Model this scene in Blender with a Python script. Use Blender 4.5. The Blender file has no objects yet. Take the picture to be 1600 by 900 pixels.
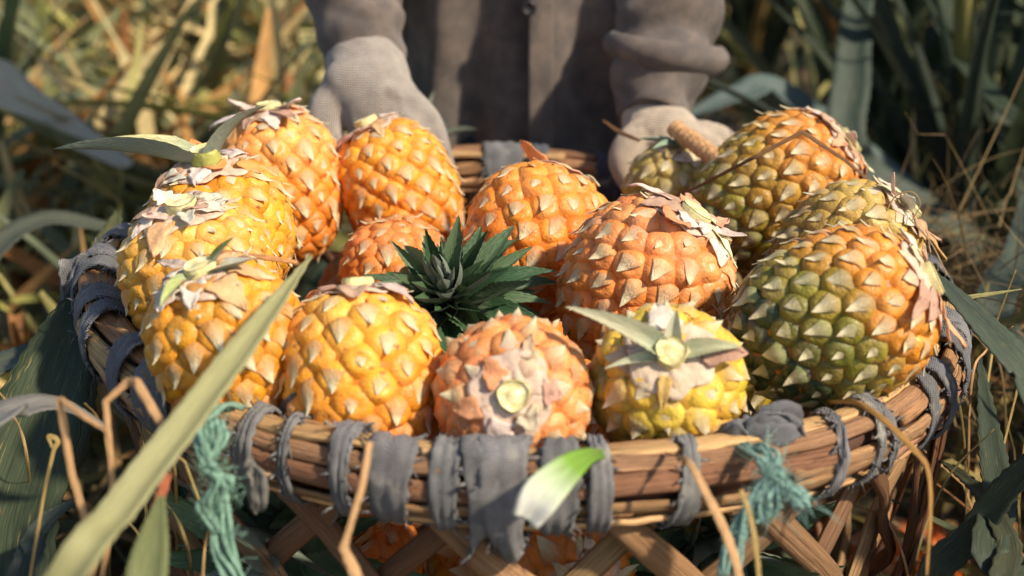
import bpy, math, random
import numpy as np
from mathutils import Vector, Matrix, Quaternion, noise
random.seed(7); rng = np.random.default_rng(7)
R = math.radians
scn = bpy.context.scene
COL = scn.collection
# ------------------------------------------------------------------ camera
ZR = 0.40                     # height of the basket rim
CAM = Vector((-0.010, -0.983, 0.782)); PITCH = R(21.2); FPX = 1600 * 50 / 36.0
cd = bpy.data.cameras.new('camera'); cam = bpy.data.objects.new('camera', cd); COL.objects.link(cam)
cam.location = CAM; cam.rotation_euler = (R(90) - PITCH, 0, 0)
cd.lens = 50; cd.sensor_width = 36; cd.clip_start = 0.02; cd.clip_end = 500
cd.dof.use_dof = True; cd.dof.focus_distance = 0.94; cd.dof.aperture_fstop = 4.5
scn.camera = cam
# ------------------------------------------------------------------ light
SUN_EL, SUN_AZ = R(43), R(33)           # azimuth: turned from +x (right) towards the camera
to_sun = Vector((math.cos(SUN_EL) * math.cos(SUN_AZ), -math.cos(SUN_EL) * math.sin(SUN_AZ), math.sin(SUN_EL)))
w = bpy.data.worlds.new('World'); scn.world = w; w.use_nodes = True
nt = w.node_tree; nt.nodes.clear()
sky = nt.nodes.new('ShaderNodeTexSky'); sky.sky_type = 'NISHITA'; sky.sun_disc = False
sky.sun_elevation = SUN_EL; sky.sun_rotation = math.atan2(to_sun.x, to_sun.y)
bg = nt.nodes.new('ShaderNodeBackground'); bg.inputs[1].default_value = 0.112
wo = nt.nodes.new('ShaderNodeOutputWorld')
nt.links.new(sky.outputs[0], bg.inputs[0]); nt.links.new(bg.outputs[0], wo.inputs[0])
sd = bpy.data.lights.new('sun', 'SUN'); sd.energy = 4.7; sd.angle = R(3.0); sd.color = (1.0, 0.86, 0.68)
so = bpy.data.objects.new('sun', sd); COL.objects.link(so)
so.rotation_euler = to_sun.to_track_quat('Z', 'Y').to_euler(); so.location = (3, -1, 4)
scn.view_settings.view_transform = 'Standard'; scn.view_settings.look = 'None'
scn.view_settings.exposure = 0.30; scn.view_settings.gamma = 1.0
scn.render.engine = 'CYCLES'; scn.cycles.use_denoising = True; scn.cycles.max_bounces = 7
# ------------------------------------------------------------------ helpers
def s2l(r, g, b):
    f = lambda c: (c / 255 / 12.92) if c / 255 <= 0.04045 else ((c / 255 + 0.055) / 1.055) ** 2.4
    return (f(r), f(g), f(b), 1.0)
def mixc(a, b, t): return tuple(a[i] * (1 - t) + b[i] * t for i in range(4))
def jit(c, s=0.12, h=0.06):
    k = 1 + random.uniform(-s, s)
    return (min(1, max(0, c[0] * k * (1 + random.uniform(-h, h)))), min(1, max(0, c[1] * k * (1 + random.uniform(-h, h)))), min(1, max(0, c[2] * k)), 1)
fwd = Vector((0, math.cos(PITCH), -math.sin(PITCH))); upv = Vector((0, math.sin(PITCH), math.cos(PITCH)))
def ray(px, py): return fwd + Vector((1, 0, 0)) * ((px - 800) / FPX) + upv * ((450 - py) / FPX)
def at_z(px, py, z): d = ray(px, py); return CAM + d * ((z - CAM.z) / d.z)
def at_y(px, py, y): d = ray(px, py); return CAM + d * ((y - CAM.y) / d.y)
def at_d(px, py, dep): return CAM + ray(px, py) * dep
def mesh(name, verts, faces, smooth=True, cols=None, uv=None):
    me = bpy.data.meshes.new(name); me.from_pydata([tuple(v) for v in verts], [], faces)
    if smooth: me.polygons.foreach_set('use_smooth', [True] * len(me.polygons))
    if cols is not None:
        ca = me.color_attributes.new('Col', 'FLOAT_COLOR', 'POINT')
        ca.data.foreach_set('color', np.asarray(cols, dtype=np.float32).ravel())
    if uv is not None:
        li = np.zeros(len(me.loops), dtype=np.int32); me.loops.foreach_get('vertex_index', li)
        me.uv_layers.new(name='UVMap').data.foreach_set('uv', np.asarray(uv, dtype=np.float32)[li].ravel())
    me.update(); return me
def obj(name, me, mat=None, parent=None, color=None):
    o = bpy.data.objects.new(name, me); COL.objects.link(o)
    if mat is not None and me is not None and len(me.materials) == 0: me.materials.append(mat)
    if parent is not None: o.parent = parent
    if color is not None: o.color = color
    return o
def tag(o, label, cat, group=None, kind=None):
    if label: o['label'] = label
    if cat: o['category'] = cat
    if group: o['group'] = group
    if kind: o['kind'] = kind
    return o
def thing(name, label, cat, loc, group=None):
    o = bpy.data.objects.new(name, None); COL.objects.link(o); o.location = loc; o.empty_display_size = 0.05
    return tag(o, label, cat, group)
def spline(pts, n):
    P = np.array([tuple(p) for p in pts], dtype=float)
    P = np.vstack([2 * P[0] - P[1], P, 2 * P[-1] - P[-2]]); m = len(P) - 3; out = []
    for i in range(n):
        t = i / (n - 1) * m; k = min(int(t), m - 1); u = t - k
        a, b, c, d = P[k], P[k + 1], P[k + 2], P[k + 3]
        out.append(0.5 * (2 * b + (c - a) * u + (2 * a - 5 * b + 4 * c - d) * u * u + (3 * b - a - 3 * c + d) * u ** 3))
    return np.array(out)
def nz(v, s, seed=0): return noise.noise(Vector((v[0] * s + seed * 7.3, v[1] * s - seed * 3.1, v[2] * s + seed)))
def tube(path, rad, seg=10, cap=True, flat=1.0, up=(0, 0, 1), rough=0.0, seed=0, fs=60):
    """swept tube; rad scalar or list; flat = second axis ratio"""
    P = np.array([tuple(p) for p in path]); n = len(P); T = np.gradient(P, axis=0)
    T /= np.linalg.norm(T, axis=1)[:, None] + 1e-9
    ref = np.array(up, float); V, F = [], []
    for i in range(n):
        s = np.cross(T[i], ref)
        if np.linalg.norm(s) < 1e-4: s = np.cross(T[i], (1, 0.1, 0))
        s /= np.linalg.norm(s); u = np.cross(s, T[i]); r = rad[i] if hasattr(rad, '__len__') else rad
        for j in range(seg):
            a = 2 * math.pi * j / seg; d = s * math.cos(a) + u * math.sin(a) * flat
            k = 1 + (rough * nz(P[i] + d * r, fs, seed) if rough else 0)
            V.append(P[i] + d * r * k)
    for i in range(n - 1):
        for j in range(seg):
            F.append((i * seg + j, i * seg + (j + 1) % seg, (i + 1) * seg + (j + 1) % seg, (i + 1) * seg + j))
    if cap: F.append(tuple(range(seg))[::-1]); F.append(tuple((n - 1) * seg + j for j in range(seg)))
    return V, F
def grid(nu, nv, fn):
    V = [fn(i / (nu - 1), j / (nv - 1)) for i in range(nu) for j in range(nv)]
    F = [(i * nv + j, i * nv + j + 1, (i + 1) * nv + j + 1, (i + 1) * nv + j) for i in range(nu - 1) for j in range(nv - 1)]
    return V, F
def solid(o, t, off=0.0):
    m = o.modifiers.new('thickness', 'SOLIDIFY'); m.thickness = t; m.offset = off; return o
# ------------------------------------------------------------------ materials
def M(name, rough=0.5, var=0.25, nscale=60, src='obj', base=(0.5, 0.5, 0.5, 1), c2=None, bump=0.2, bscale=None, stretch=None,
      spec=0.4, coat=0.0, sss=0.0, trans=0.0, weave=0.0, spots=None, sheen=0.0, back=None, bdist=0.002, coords='Object', tip=None, bloom=None, heel=None):
    m = bpy.data.materials.new(name); m.use_nodes = True; n = m.node_tree; n.nodes.clear(); L = n.links.new
    N = lambda t: n.nodes.new('ShaderNode' + t)
    out = N('OutputMaterial'); p = N('BsdfPrincipled'); L(p.outputs[0], out.inputs[0])
    tc = N('TexCoord'); mp = N('Mapping'); L(tc.outputs[coords], mp.inputs[0])
    oi = N('ObjectInfo')
    if stretch: mp.inputs['Scale'].default_value = stretch
    add = N('VectorMath'); add.operation = 'ADD'; L(mp.outputs[0], add.inputs[0])
    sc = N('VectorMath'); sc.operation = 'SCALE'; sc.inputs[0].default_value = (13.7, 5.1, 9.3); L(oi.outputs['Random'], sc.inputs['Scale']); L(sc.outputs[0], add.inputs[1])
    if src == 'obj': csock = oi.outputs['Color']
    elif src == 'attr':
        at = N('Attribute'); at.attribute_name = 'Col'; csock = at.outputs['Color']
    else:
        rg = N('RGB'); rg.outputs[0].default_value = base; csock = rg.outputs[0]
    nzt = N('TexNoise'); nzt.inputs['Scale'].default_value = nscale; nzt.inputs['Detail'].default_value = 5; nzt.inputs['Roughness'].default_value = 0.6
    L(add.outputs[0], nzt.inputs['Vector'])
    def mix(fac, a, b, mode='MIX'):
        x = N('Mix'); x.data_type = 'RGBA'; x.blend_type = mode
        if hasattr(fac, 'links'): L(fac, x.inputs[0])
        else: x.inputs[0].default_value = fac
        for s, v in ((x.inputs[6], a), (x.inputs[7], b)):
            if hasattr(v, 'links'): L(v, s)
            else: s.default_value = v
        return x.outputs[2]
    def ramp(sock, a, b):
        r = N('MapRange'); r.inputs[1].default_value = a; r.inputs[2].default_value = b; L(sock, r.inputs[0]); return r.outputs[0]
    if bloom is not None:             # waxy pale patches on the skin
        nb = N('TexNoise'); nb.inputs['Scale'].default_value = bloom[1]; nb.inputs['Detail'].default_value = 6; nb.inputs['Roughness'].default_value = .7; L(add.outputs[0], nb.inputs['Vector'])
        rb = N('MapRange'); rb.inputs[1].default_value = .45; rb.inputs[2].default_value = .8; rb.inputs[4].default_value = bloom[2]; L(nb.outputs[0], rb.inputs[0]); csock = mix(rb.outputs[0], csock, bloom[0])
    if heel is not None:              # pale leaf heel
        sx = N('SeparateXYZ'); L(tc.outputs['Object'], sx.inputs[0]); csock = mix(ramp(sx.outputs['Y'], 0.34, 0.0), csock, heel)
    if c2 is not None: csock = mix(ramp(nzt.outputs[0], 0.42, 0.66), csock, c2)
    hv = N('HueSaturation'); L(csock, hv.inputs['Color']); L(ramp(nzt.outputs[0], 0.25, 0.75), hv.inputs['Value'])
    hv.inputs['Value'].default_value = 1
    r = N('MapRange'); r.inputs[1].default_value = 0.25; r.inputs[2].default_value = 0.75; r.inputs[3].default_value = 1 - var; r.inputs[4].default_value = 1 + var
    L(nzt.outputs[0], r.inputs[0]); L(r.outputs[0], hv.inputs['Value']); csock = hv.outputs[0]
    if spots is not None:
        n2 = N('TexNoise'); n2.inputs['Scale'].default_value = spots[1]; n2.inputs['Detail'].default_value = 4; L(add.outputs[0], n2.inputs['Vector'])
        csock = mix(ramp(n2.outputs[0], spots[2], spots[2] + 0.1), csock, spots[0])
    if tip is not None:               # pigment of the bract: paler towards its point
        sx = N('SeparateXYZ'); L(tc.outputs['Object'], sx.inputs[0]); 
        ax = N('Math'); ax.operation = 'ABSOLUTE'; L(sx.outputs['X'], ax.inputs[0]); m1 = N('Math'); m1.operation = 'MULTIPLY_ADD'; L(ax.outputs[0], m1.inputs[0]); m1.inputs[1].default_value = -1.0; L(sx.outputs['Y'], m1.inputs[2])
        m2 = N('Math'); m2.operation = 'MULTIPLY_ADD'; L(nzt.outputs[0], m2.inputs[0]); m2.inputs[1].default_value = .5; L(m1.outputs[0], m2.inputs[2]); csock = mix(ramp(m2.outputs[0], -0.32, 0.42), csock, tip)
    if back is not None:
        ge = N('NewGeometry'); csock = mix(ge.outputs['Backfacing'], csock, back)
    L(csock, p.inputs['Base Color']); p.inputs['Roughness'].default_value = rough; p.inputs['Specular IOR Level'].default_value = spec
    if coat: p.inputs['Coat Weight'].default_value = coat; p.inputs['Coat Roughness'].default_value = 0.25
    if sss: p.inputs['Subsurface Weight'].default_value = sss; p.inputs['Subsurface Radius'].default_value = (0.006, 0.003, 0.001); p.inputs['Subsurface Scale'].default_value = 1.0
    if sheen: p.inputs['Sheen Weight'].default_value = sheen; p.inputs['Sheen Roughness'].default_value = 0.6
    if bump:
        b = N('Bump'); b.inputs['Strength'].default_value = bump; b.inputs['Distance'].default_value = bdist
        n3 = N('TexNoise'); n3.inputs['Scale'].default_value = bscale or nscale * 3; n3.inputs['Detail'].default_value = 3; L(add.outputs[0], n3.inputs['Vector'])
        h = n3.outputs[0]
        if weave:
            hs = []
            for ax in ('X', 'Z'):
                wv = N('TexWave'); wv.bands_direction = ax; wv.inputs['Scale'].default_value = weave; wv.inputs['Distortion'].default_value = 2.0; wv.inputs['Detail'].default_value = 2; L(add.outputs[0], wv.inputs['Vector']); hs.append(wv.outputs['Fac'])
            ad = N('Math'); ad.operation = 'ADD'; L(hs[0], ad.inputs[0]); L(hs[1], ad.inputs[1])
            ad2 = N('Math'); ad2.operation = 'ADD'; L(ad.outputs[0], ad2.inputs[0]); L(h, ad2.inputs[1]); h = ad2.outputs[0]
        L(h, b.inputs['Height']); L(b.outputs[0], p.inputs['Normal'])
    if trans:
        tr = N('BsdfTranslucent'); L(csock, tr.inputs[0]); ms = N('MixShader'); ms.inputs[0].default_value = trans
        L(p.outputs[0], ms.inputs[1]); L(tr.outputs[0], ms.inputs[2]); L(ms.outputs[0], out.inputs[0])
    return m
MAT = dict(
    eye=M('fruitlet_skin', rough=0.44, var=0.24, nscale=2.2, bump=0.2, bscale=9, bdist=0.03, coat=0.12, sss=0.1, bloom=(s2l(234, 196, 150), 1.3, .3), spots=(s2l(132, 76, 38), 2.6, 0.635)),
    bract=M('bract_skin', rough=0.6, var=0.22, nscale=3.0, stretch=(4, 1, 1), bump=0.35, bscale=8, bdist=0.03, spots=(s2l(140, 92, 62), 2.6, 0.64), trans=0.1, tip=s2l(224, 212, 172)),
    flesh=M('fruit_groove', rough=0.5, var=0.2, nscale=80, bump=0.2),
    stemcut=M('stem_cut', rough=0.55, src='rgb', base=s2l(222, 206, 142), c2=s2l(234, 226, 184), nscale=220, bump=0.3, sss=0.1),
    stem=M('stem_side', rough=0.6, src='obj', nscale=120, var=0.3, bump=0.4),
    dryleaf=M('dry_bract', rough=0.75, var=0.22, nscale=90, bump=0.5, trans=0.25, spots=(s2l(150, 106, 86), 110, 0.62)),
    crown=M('crown_leaf', rough=0.42, var=0.3, nscale=3, stretch=(9, 1, 1), bump=0.3, bscale=12, bdist=0.01, trans=0.1, back=s2l(140, 152, 138), heel=s2l(168, 180, 150), spots=(s2l(120, 112, 78), 3.2, .68)),
    leaf=M('plant_leaf', rough=0.42, var=0.3, nscale=1.0, stretch=(3, 26, 1), coords='UV', bump=0.5, bscale=1.6, spec=0.22, trans=0.18, spots=(s2l(150, 138, 84), 1.5, 0.63)),
    litter=M('dry_litter', rough=0.8, src='attr', var=0.3, nscale=40, bump=0.2, trans=0.2),
    straw=M('straw', rough=0.7, var=0.4, nscale=1.0, stretch=(5, 14, 1), coords='UV', bump=0.7, bscale=2.0, trans=0.1, spots=(s2l(130, 94, 60), 1.2, 0.66)),
    cane=M('cane_splint', rough=0.6, var=0.45, nscale=1.0, stretch=(3, 9, 1), coords='UV', bump=0.9, bscale=3.0, bdist=0.0025, spots=(s2l(84, 54, 40), 1.3, 0.60)),
    cloth=M('wrap_cloth', rough=0.95, var=0.42, nscale=60, bump=0.6, bscale=380, weave=270, sheen=0.1, bdist=0.0018, spots=(s2l(164, 160, 150), 50, 0.60)),
    twine=M('nylon_twine', rough=0.55, src='obj', var=0.3, nscale=120, bump=0.6, bscale=500, trans=0.15),
    shirt=M('shirt_cloth', rough=0.95, src='rgb', base=s2l(100, 90, 83), c2=s2l(122, 108, 97), var=0.22, nscale=45, bump=0.7, bscale=300, weave=190, sheen=0.2, bdist=0.0016),
    glove=M('knit_glove', rough=0.97, src='obj', var=0.3, nscale=60, bump=0.75, bscale=330, weave=170, sheen=0.35, bdist=0.0022, spots=(s2l(120, 104, 90), 28, 0.62)),
    trouser=M('trouser_cloth', rough=0.95, src='rgb', base=s2l(52, 52, 58), nscale=30, bump=0.4, sheen=0.1),
    skin=M('skin', rough=0.5, src='rgb', base=s2l(150, 102, 76), nscale=40, var=0.1, bump=0.15, sss=0.1),
    hair=M('hair', rough=0.5, src='rgb', base=s2l(24, 20, 18), nscale=60, bump=0.5),
    button=M('button', rough=0.35, src='rgb', base=s2l(44, 42, 44), nscale=60, bump=0.05),
    soil=M('soil', rough=0.95, src='rgb', base=s2l(82, 66, 48), c2=s2l(128, 106, 72), var=0.4, nscale=9, bump=0.8, bscale=60, bdist=0.02),
)
# ------------------------------------------------------------------ ground
gv, gf = grid(61, 61, lambda u, v: (0, 0, 0))
gx = [math.copysign(abs(2 * i / 60 - 1) ** 2.6, 2 * i / 60 - 1) * 150 for i in range(61)]
gv = [(gx[i], gx[j] + 1, 0.03 * nz((gx[i], gx[j], 0), 1.7) - 0.03) for i in range(61) for j in range(61)]
tag(obj('ground', mesh('ground', gv, [f[::-1] for f in gf]), MAT['soil']), 'brown soil of the pineapple field under dry leaves', 'ground', kind='structure')

# ================================================================== BASKET
TILT = math.tan(R(1.8)); RR = 0.300
def ringp(th, rad=0.0, dz=0.0):
    """point on the rim; th measured from the front (-y) turning to +x"""
    wob = 1 + 0.012 * math.sin(3 * th + 0.7) + 0.008 * math.sin(5 * th + 2)
    r = RR * wob + rad; x = r * math.sin(th); y = -r * math.cos(th)
    return np.array((x, y, ZR - x * TILT + 0.004 * math.sin(4 * th + 1) + dz))
basket = thing('woven_basket', 'round open-weave cane basket with a thick rim bound in grey cloth strips', 'basket', (0, 0, 0))
CANE = [s2l(188, 146, 100), s2l(198, 158, 110), s2l(164, 120, 82), s2l(178, 136, 98), s2l(208, 172, 118), s2l(150, 110, 80)]
AW, AH = 0.0135, 0.0195
def rimpt(th, phi, k=1.0): return ringp(th, math.cos(phi) * AW * k, math.sin(phi) * AH * k)
# core of the rim so that nothing shows through the bundle
V, F = [], []
nT = 120
for i in range(nT):
    for j in range(10): V.append(rimpt(2 * math.pi * i / nT, 2 * math.pi * j / 10, 0.72))
for i in range(nT):
    for j in range(10): F.append((i * 10 + j, i * 10 + (j + 1) % 10, ((i + 1) % nT) * 10 + (j + 1) % 10, ((i + 1) % nT) * 10 + j))
obj('rim_core', mesh('rim_core', V, F), MAT['cane'], basket, s2l(92, 64, 50))
# splints laid round the rim, each its own strip with loose ends
ns = 0
for k in range(9):
    phi0 = 2 * math.pi * k / 9; th = random.uniform(0, 1.5); end = th + 2 * math.pi
    while th < end - 0.2:
        ln = min(random.uniform(1.0, 2.2), end - th + 0.1); n = int(ln * 26) + 6; ns += 1
        tw = random.uniform(0.15, 0.5); w2 = random.uniform(0.0048, 0.0078); t2 = random.uniform(0.0022, 0.0034); lift = random.uniform(0, 0.0015)
        V, F, U = [], [], []
        for i in range(n):
            t = th + ln * i / (n - 1); ph = phi0 + tw * (t - th) + 0.12 * math.sin(6 * t + k)
            e = 1.0 + 0.05 * math.sin(9 * t + k * 2) + (0.10 if i in (0, n - 1) else 0)
            c = rimpt(t, ph, e) ; q = rimpt(t, ph, e + 0.2) - c; q /= np.linalg.norm(q); c = c + q * lift
            tg = rimpt(t + 0.01, ph, e) - rimpt(t - 0.01, ph, e); tg /= np.linalg.norm(tg); s = np.cross(tg, q)
            ww = w2 * (1 + 0.12 * nz(c, 40, k))
            for a, b in ((-1, -.5), (-.85, .6), (-.4, 1.0), (.4, .95), (.85, .55), (1, -.5)):
                V.append(c + s * a * ww + q * b * t2 + q * 0.0012 * nz(c + s * a * ww, 160, ns)); U.append((t * 1.6, a * .5 + ns * .37))
        for i in range(n - 1):
            for j in range(6): F.append((i * 6 + j, i * 6 + (j + 1) % 6, (i + 1) * 6 + (j + 1) % 6, (i + 1) * 6 + j))
        F.append(tuple(range(6))[::-1]); F.append(tuple((n - 1) * 6 + j for j in range(6)))
        obj('rim_splint', mesh('rim_splint', V, F, uv=U), MAT['cane'], basket, jit(CANE[ns % len(CANE)], 0.15))
        th += ln + random.uniform(-0.04, 0.02)
# lattice splints of the wall
def wallp(th, s, off):
    """s 0 at the rim, 1 at the foot"""
    r0 = 0.296 - 0.05 * s - 0.03 * s * s + off; p = ringp(th); f = r0 / RR
    return np.array((p[0] * f, p[1] * f, p[2] * (1 - s) + 0.012 * s - 0.012 * (1 - s)))
def strip(ptfn, n, wd, th_, seed, col, name='wall_splint'):
    P = np.array([ptfn(i / (n - 1)) for i in range(n)]); T = np.gradient(P, axis=0); T /= np.linalg.norm(T, axis=1)[:, None]
    V, F, U = [], [], []
    for i in range(n):
        q = np.array((P[i][0], P[i][1], 0.06)); q /= np.linalg.norm(q); s = np.cross(T[i], q); s /= np.linalg.norm(s); q = np.cross(s, T[i])
        ww = wd * (1 + 0.15 * nz(P[i], 14, seed))
        for a, b in ((-1, -.5), (-.9, .45), (-.3, .8), (.35, 1.0), (.9, .5), (1, -.5)): V.append(P[i] + s * a * ww + q * b * th_); U.append((i * .05, a * .5 + seed * .37))
    for i in range(n - 1):
        for j in range(6): F.append((i * 6 + j, i * 6 + (j + 1) % 6, (i + 1) * 6 + (j + 1) % 6, (i + 1) * 6 + j))
    F.append(tuple(range(6))[::-1]); F.append(tuple((n - 1) * 6 + j for j in range(6)))
    obj(name, mesh(name, V, F, uv=U), MAT['cane'], basket, col)
NS = 19
for dr in (1, -1):
    for k in range(NS):
        th0 = 2 * math.pi * k / NS + (0.10 if dr > 0 else -0.05) + random.uniform(-0.05, 0.05); sp = 1.25 + random.uniform(-.12, .12)
        strip(lambda s: wallp(th0 + dr * sp * s, s, (0.004 if dr > 0 else -0.004) + 0.004 * math.sin(s * 22 + k * 3.1)), 22, random.uniform(0.006, 0.0095), 0.0036, k, jit(mixc(CANE[(k * 2 + dr) % 6], s2l(110, 78, 58), .45), 0.2))
for k, s in enumerate((0.36, 0.68, 0.97)):
    strip(lambda u: wallp(2 * math.pi * u, s, 0.007 * math.sin(u * 60)), 90, 0.0095, 0.002, k, jit(CANE[k], .1), 'hoop_splint')
for k in range(9):
    yy = -0.2 + 0.05 * k; half = math.sqrt(max(0.001, 0.21 ** 2 - yy ** 2))
    V, F = tube([(-half, yy, 0.012), (0, yy, 0.010), (half, yy, 0.012)], 0.012, 8, flat=0.25); obj('base_splint', mesh('base_splint', V, F), MAT['cane'], basket, CANE[k % 6])
for k in range(7):   # loose dark uprights at the right end of the basket
    th0 = 0.98 + 0.07 * k
    strip(lambda s: wallp(th0 + 0.12 * math.sin(s * 2.5 + k), s * 0.9, 0.006 + 0.007 * ((k * 7) % 3) / 2 + 0.012 * math.sin(s * 3.2)), 20, random.uniform(0.005, 0.008), 0.002, 30 + k, jit(s2l(120, 82, 58), 0.25))
# cloth wrapped round the rim
def wrap(th, wid, shear=0.0, turns=1.05, start=-2.2, fat=1.26, col=None, name='cloth_wrap', mat='cloth', drop=0.0, seed=0, nv=9):
    """cloth band round the rim bundle: wid in radians of rim"""
    nu = int(34 * turns) + 4
    def fn(u, v):
        ph = start + u * turns * 2 * math.pi; t = th + shear * u * turns + (v - .5) * wid * (1 + 0.25 * math.sin(u * 9 + seed))
        e = fat + 0.05 * math.sin(v * 5 * math.pi + seed + u * 3) + 0.05 * math.sin(seed * 2 + u * 7) + 0.03 * u
        p = rimpt(t, ph, e); k = nz(p, 90, seed); p = p + np.array((0.3, -.7, .6)) * (0.0028 * k + .0012 * nz(p, 240, seed + 2))
        if drop and math.sin(ph) < -0.1: p = p + np.array((0, -0.2, -1)) * drop * (-math.sin(ph) - 0.1) * (0.55 + 0.45 * math.sin(v * 7 + seed))
        if v in (0.0, 1.0): p = p + np.array((nz(p, 260, seed), 0, nz(p, 260, seed + 3))) * 0.0022   # frayed edge
        return p
    V, F = grid(nu, nv, fn)
    rs = random.Random(seed)
    for e_ in range(nu * 2):                  # loose threads along the torn edges
        i_ = rs.randrange(1, nu - 1); ed = rs.choice((0, nv - 1)); p = np.array(V[i_ * nv + ed]); inn = p - np.array(V[i_ * nv + (1 if ed == 0 else nv - 2)]); inn /= np.linalg.norm(inn) + 1e-9
        d = inn * rs.uniform(.3, 1) + np.array((rs.gauss(0, .5), rs.gauss(-.2, .4), rs.gauss(-.2, .5))); L_ = rs.uniform(.0015, .006); b_ = len(V); wv = np.array((.00022, 0, .00022))
        V += [p - wv, p + wv, p + d * L_ * .6 + wv + (0, 0, -.0004), p + d * L_ * .6 - wv, p + d * L_ + (0, 0, -.0012)]; F += [(b_, b_ + 1, b_ + 2, b_ + 3), (b_ + 3, b_ + 2, b_ + 4)]
    o = obj(name, mesh(name, V, F), MAT[mat], basket, jit(col or s2l(128, 127, 126), 0.12, 0.02)); solid(o, 0.0014, 1.0); return o
def th_px(px, py):                     # rim angle seen at a pixel
    p = at_z(px, py, ZR - 0.0); p = at_z(px, py, ZR - p.x * TILT); return math.atan2(p.x, -p.y)
front = [(385, 700, .040, .01), (463, 715, .026, -.015), (548, 735, .042, .0), (622, 745, .078, .0), (703, 752, .042, .005), (925, 755, .032, .0), (1035, 750, .036, .055), (1268, 712, .030, .07), (1322, 690, .030, .08), (1375, 670, .026, -.06)]
for i, (px, py, wd, sh) in enumerate(front): wrap(th_px(px, py), wd, sh, seed=i, fat=1.24 + 0.05 * (i % 3))
wrap(th_px(775, 757), .105, .0, seed=21, fat=1.36, drop=0.020); wrap(th_px(800, 757), .07, -.03, seed=22, fat=1.46, drop=0.014); wrap(th_px(862, 757), .055, .02, seed=23, fat=1.34)
for i, (px, py, wd, sh) in enumerate([(195, 412, .10, .02), (160, 445, .07, .04), (150, 478, .06, -.04), (150, 508, .07, .05), (168, 545, .055, -.03), (196, 588, .05, .03), (240, 622, .085, .02), (275, 640, .05, -.02),
                                      (1500, 515, .11, .03), (1508, 545, .08, -.03), (1490, 585, .05, .06), (1460, 610, .04, -.06), (1420, 640, .03, .05), (1490, 470, .09, .02)]):
    wrap(th_px(px, py), wd, sh, seed=30 + i, fat=1.28 + 0.06 * (i % 3), col=s2l(108, 109, 114) if i % 3 else s2l(122, 121, 122))
for i, (a, wd, c) in enumerate([(math.pi + .36, .13, s2l(150, 140, 126)), (math.pi + .25, .05, s2l(84, 90, 102)), (math.pi + .05, .10, s2l(120, 122, 124)), (math.pi - .06, .05, s2l(86, 92, 104)), (math.pi - .30, .10, s2l(70, 76, 88)), (math.pi - .42, .07, s2l(80, 86, 96)), (math.pi - .8, .1, None), (math.pi + .8, .1, None), (1.9, .1, None), (-1.95, .1, None)]):
    wrap(a, wd, 0.02, seed=50 + i, col=c)
def rag(pts, r, seed, col, name='cloth_knot'):   # a crumpled, knotted end of cloth
    P = spline(pts, 26); VV, FF = [], []
    for q in range(3):
        rs = random.Random(seed * 5 + q); ph = rs.uniform(0, 6); off = np.array((rs.uniform(-.4, .4), rs.uniform(-.3, .3), rs.uniform(-.4, .4))) * r
        def fn(u, v):
            i = min(25, int(u * 25)); s_ = (v - .5) * 2 * r * (.6 + .7 * math.sin(math.pi * min(1, u * .9 + .1))); a_ = ph + u * 3.5 * (1 if q % 2 else -1) + .9 * math.sin(v * 4 + q)
            p = P[i] + off * math.sin(math.pi * u) + np.array((math.cos(a_) * .35, -.25 * math.sin(a_ * 1.3), math.sin(a_))) * s_
            return p + np.array((nz(p, 150, seed + q), nz(p, 150, seed + q + 9), nz(p, 150, seed + q + 4))) * r * .16
        V, F = grid(26, 9, fn); b_ = len(VV); VV += V; FF += [tuple(b_ + k for k in f) for f in F]
    return solid(obj(name, mesh(name, VV, FF), MAT['cloth'], basket, col), .0012)
def at_rim(px, py, out=0.0, up=0.0): p = at_z(px, py, ZR + 0.01 + up); return p
rag([at_rim(440, 652), at_rim(470, 640, up=.012), at_rim(498, 652), at_rim(470, 672)], 0.010, 3, s2l(120, 120, 122))
rag([at_rim(1165, 682, up=.01), at_rim(1200, 660, up=.018), at_rim(1240, 664, up=.014), at_rim(1215, 684, up=.004)], 0.013, 5, s2l(120, 120, 122))
rag([at_rim(1120, 694), at_rim(1150, 686, up=.008), at_rim(1178, 692)], 0.011, 6, s2l(120, 120, 122))
rag([at_rim(170, 432), at_rim(130, 430, up=.01), at_rim(104, 448, up=.004), at_rim(96, 470, up=-.006)], 0.012, 7, s2l(120, 120, 122))
rag([at_d(395, 735, .745), at_d(402, 760, .742), at_d(398, 790, .745)], 0.009, 8, s2l(128, 124, 116))
# green nylon twine
def twine(paths, r, col):
    VV, FF = [], []
    def put(Q, rad, seg, rough=0.0, sd_=0):
        V, F = tube(Q, rad, seg, rough=rough, seed=sd_, fs=260); b = len(VV); VV.extend(V); FF.extend(tuple(b + k for k in f) for f in F)
    for q, pts in enumerate(paths):
        P = spline(pts, 40)
        for st in range(9):                   # flat bundle of loosely twisted plies
            o1 = rng.uniform(-1, 1); ph = rng.uniform(0, 6.28); fq = rng.uniform(.12, .3)
            Q = [P[i] + np.array((o1 * .7 + .5 * math.cos(i * fq + ph), .3 * math.sin(i * fq + ph), .25 * math.sin(i * fq * 2 + ph))) * r * (1 + .35 * math.sin(i * .23 + q)) for i in range(40)]
            put(Q, r * .27, 6, .5, q * 9 + st)
        for h in range(170):                  # loose filaments lying along the rope
            i = int(rng.integers(2, 36)); a = P[i] + rng.normal(0, r * .7, 3); t = P[min(39, i + 2)] - P[i - 2]; t /= np.linalg.norm(t); d = t * rng.uniform(-1, 1) + rng.normal(0, .55, 3); L_ = rng.uniform(.004, .012)
            put([a, a + d * L_ * .5, a + d * L_ + rng.normal(0, .0015, 3)], 0.00018, 3)
    return obj('twine_tie', mesh('twine_tie', VV, FF), MAT['twine'], basket, col)
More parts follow.
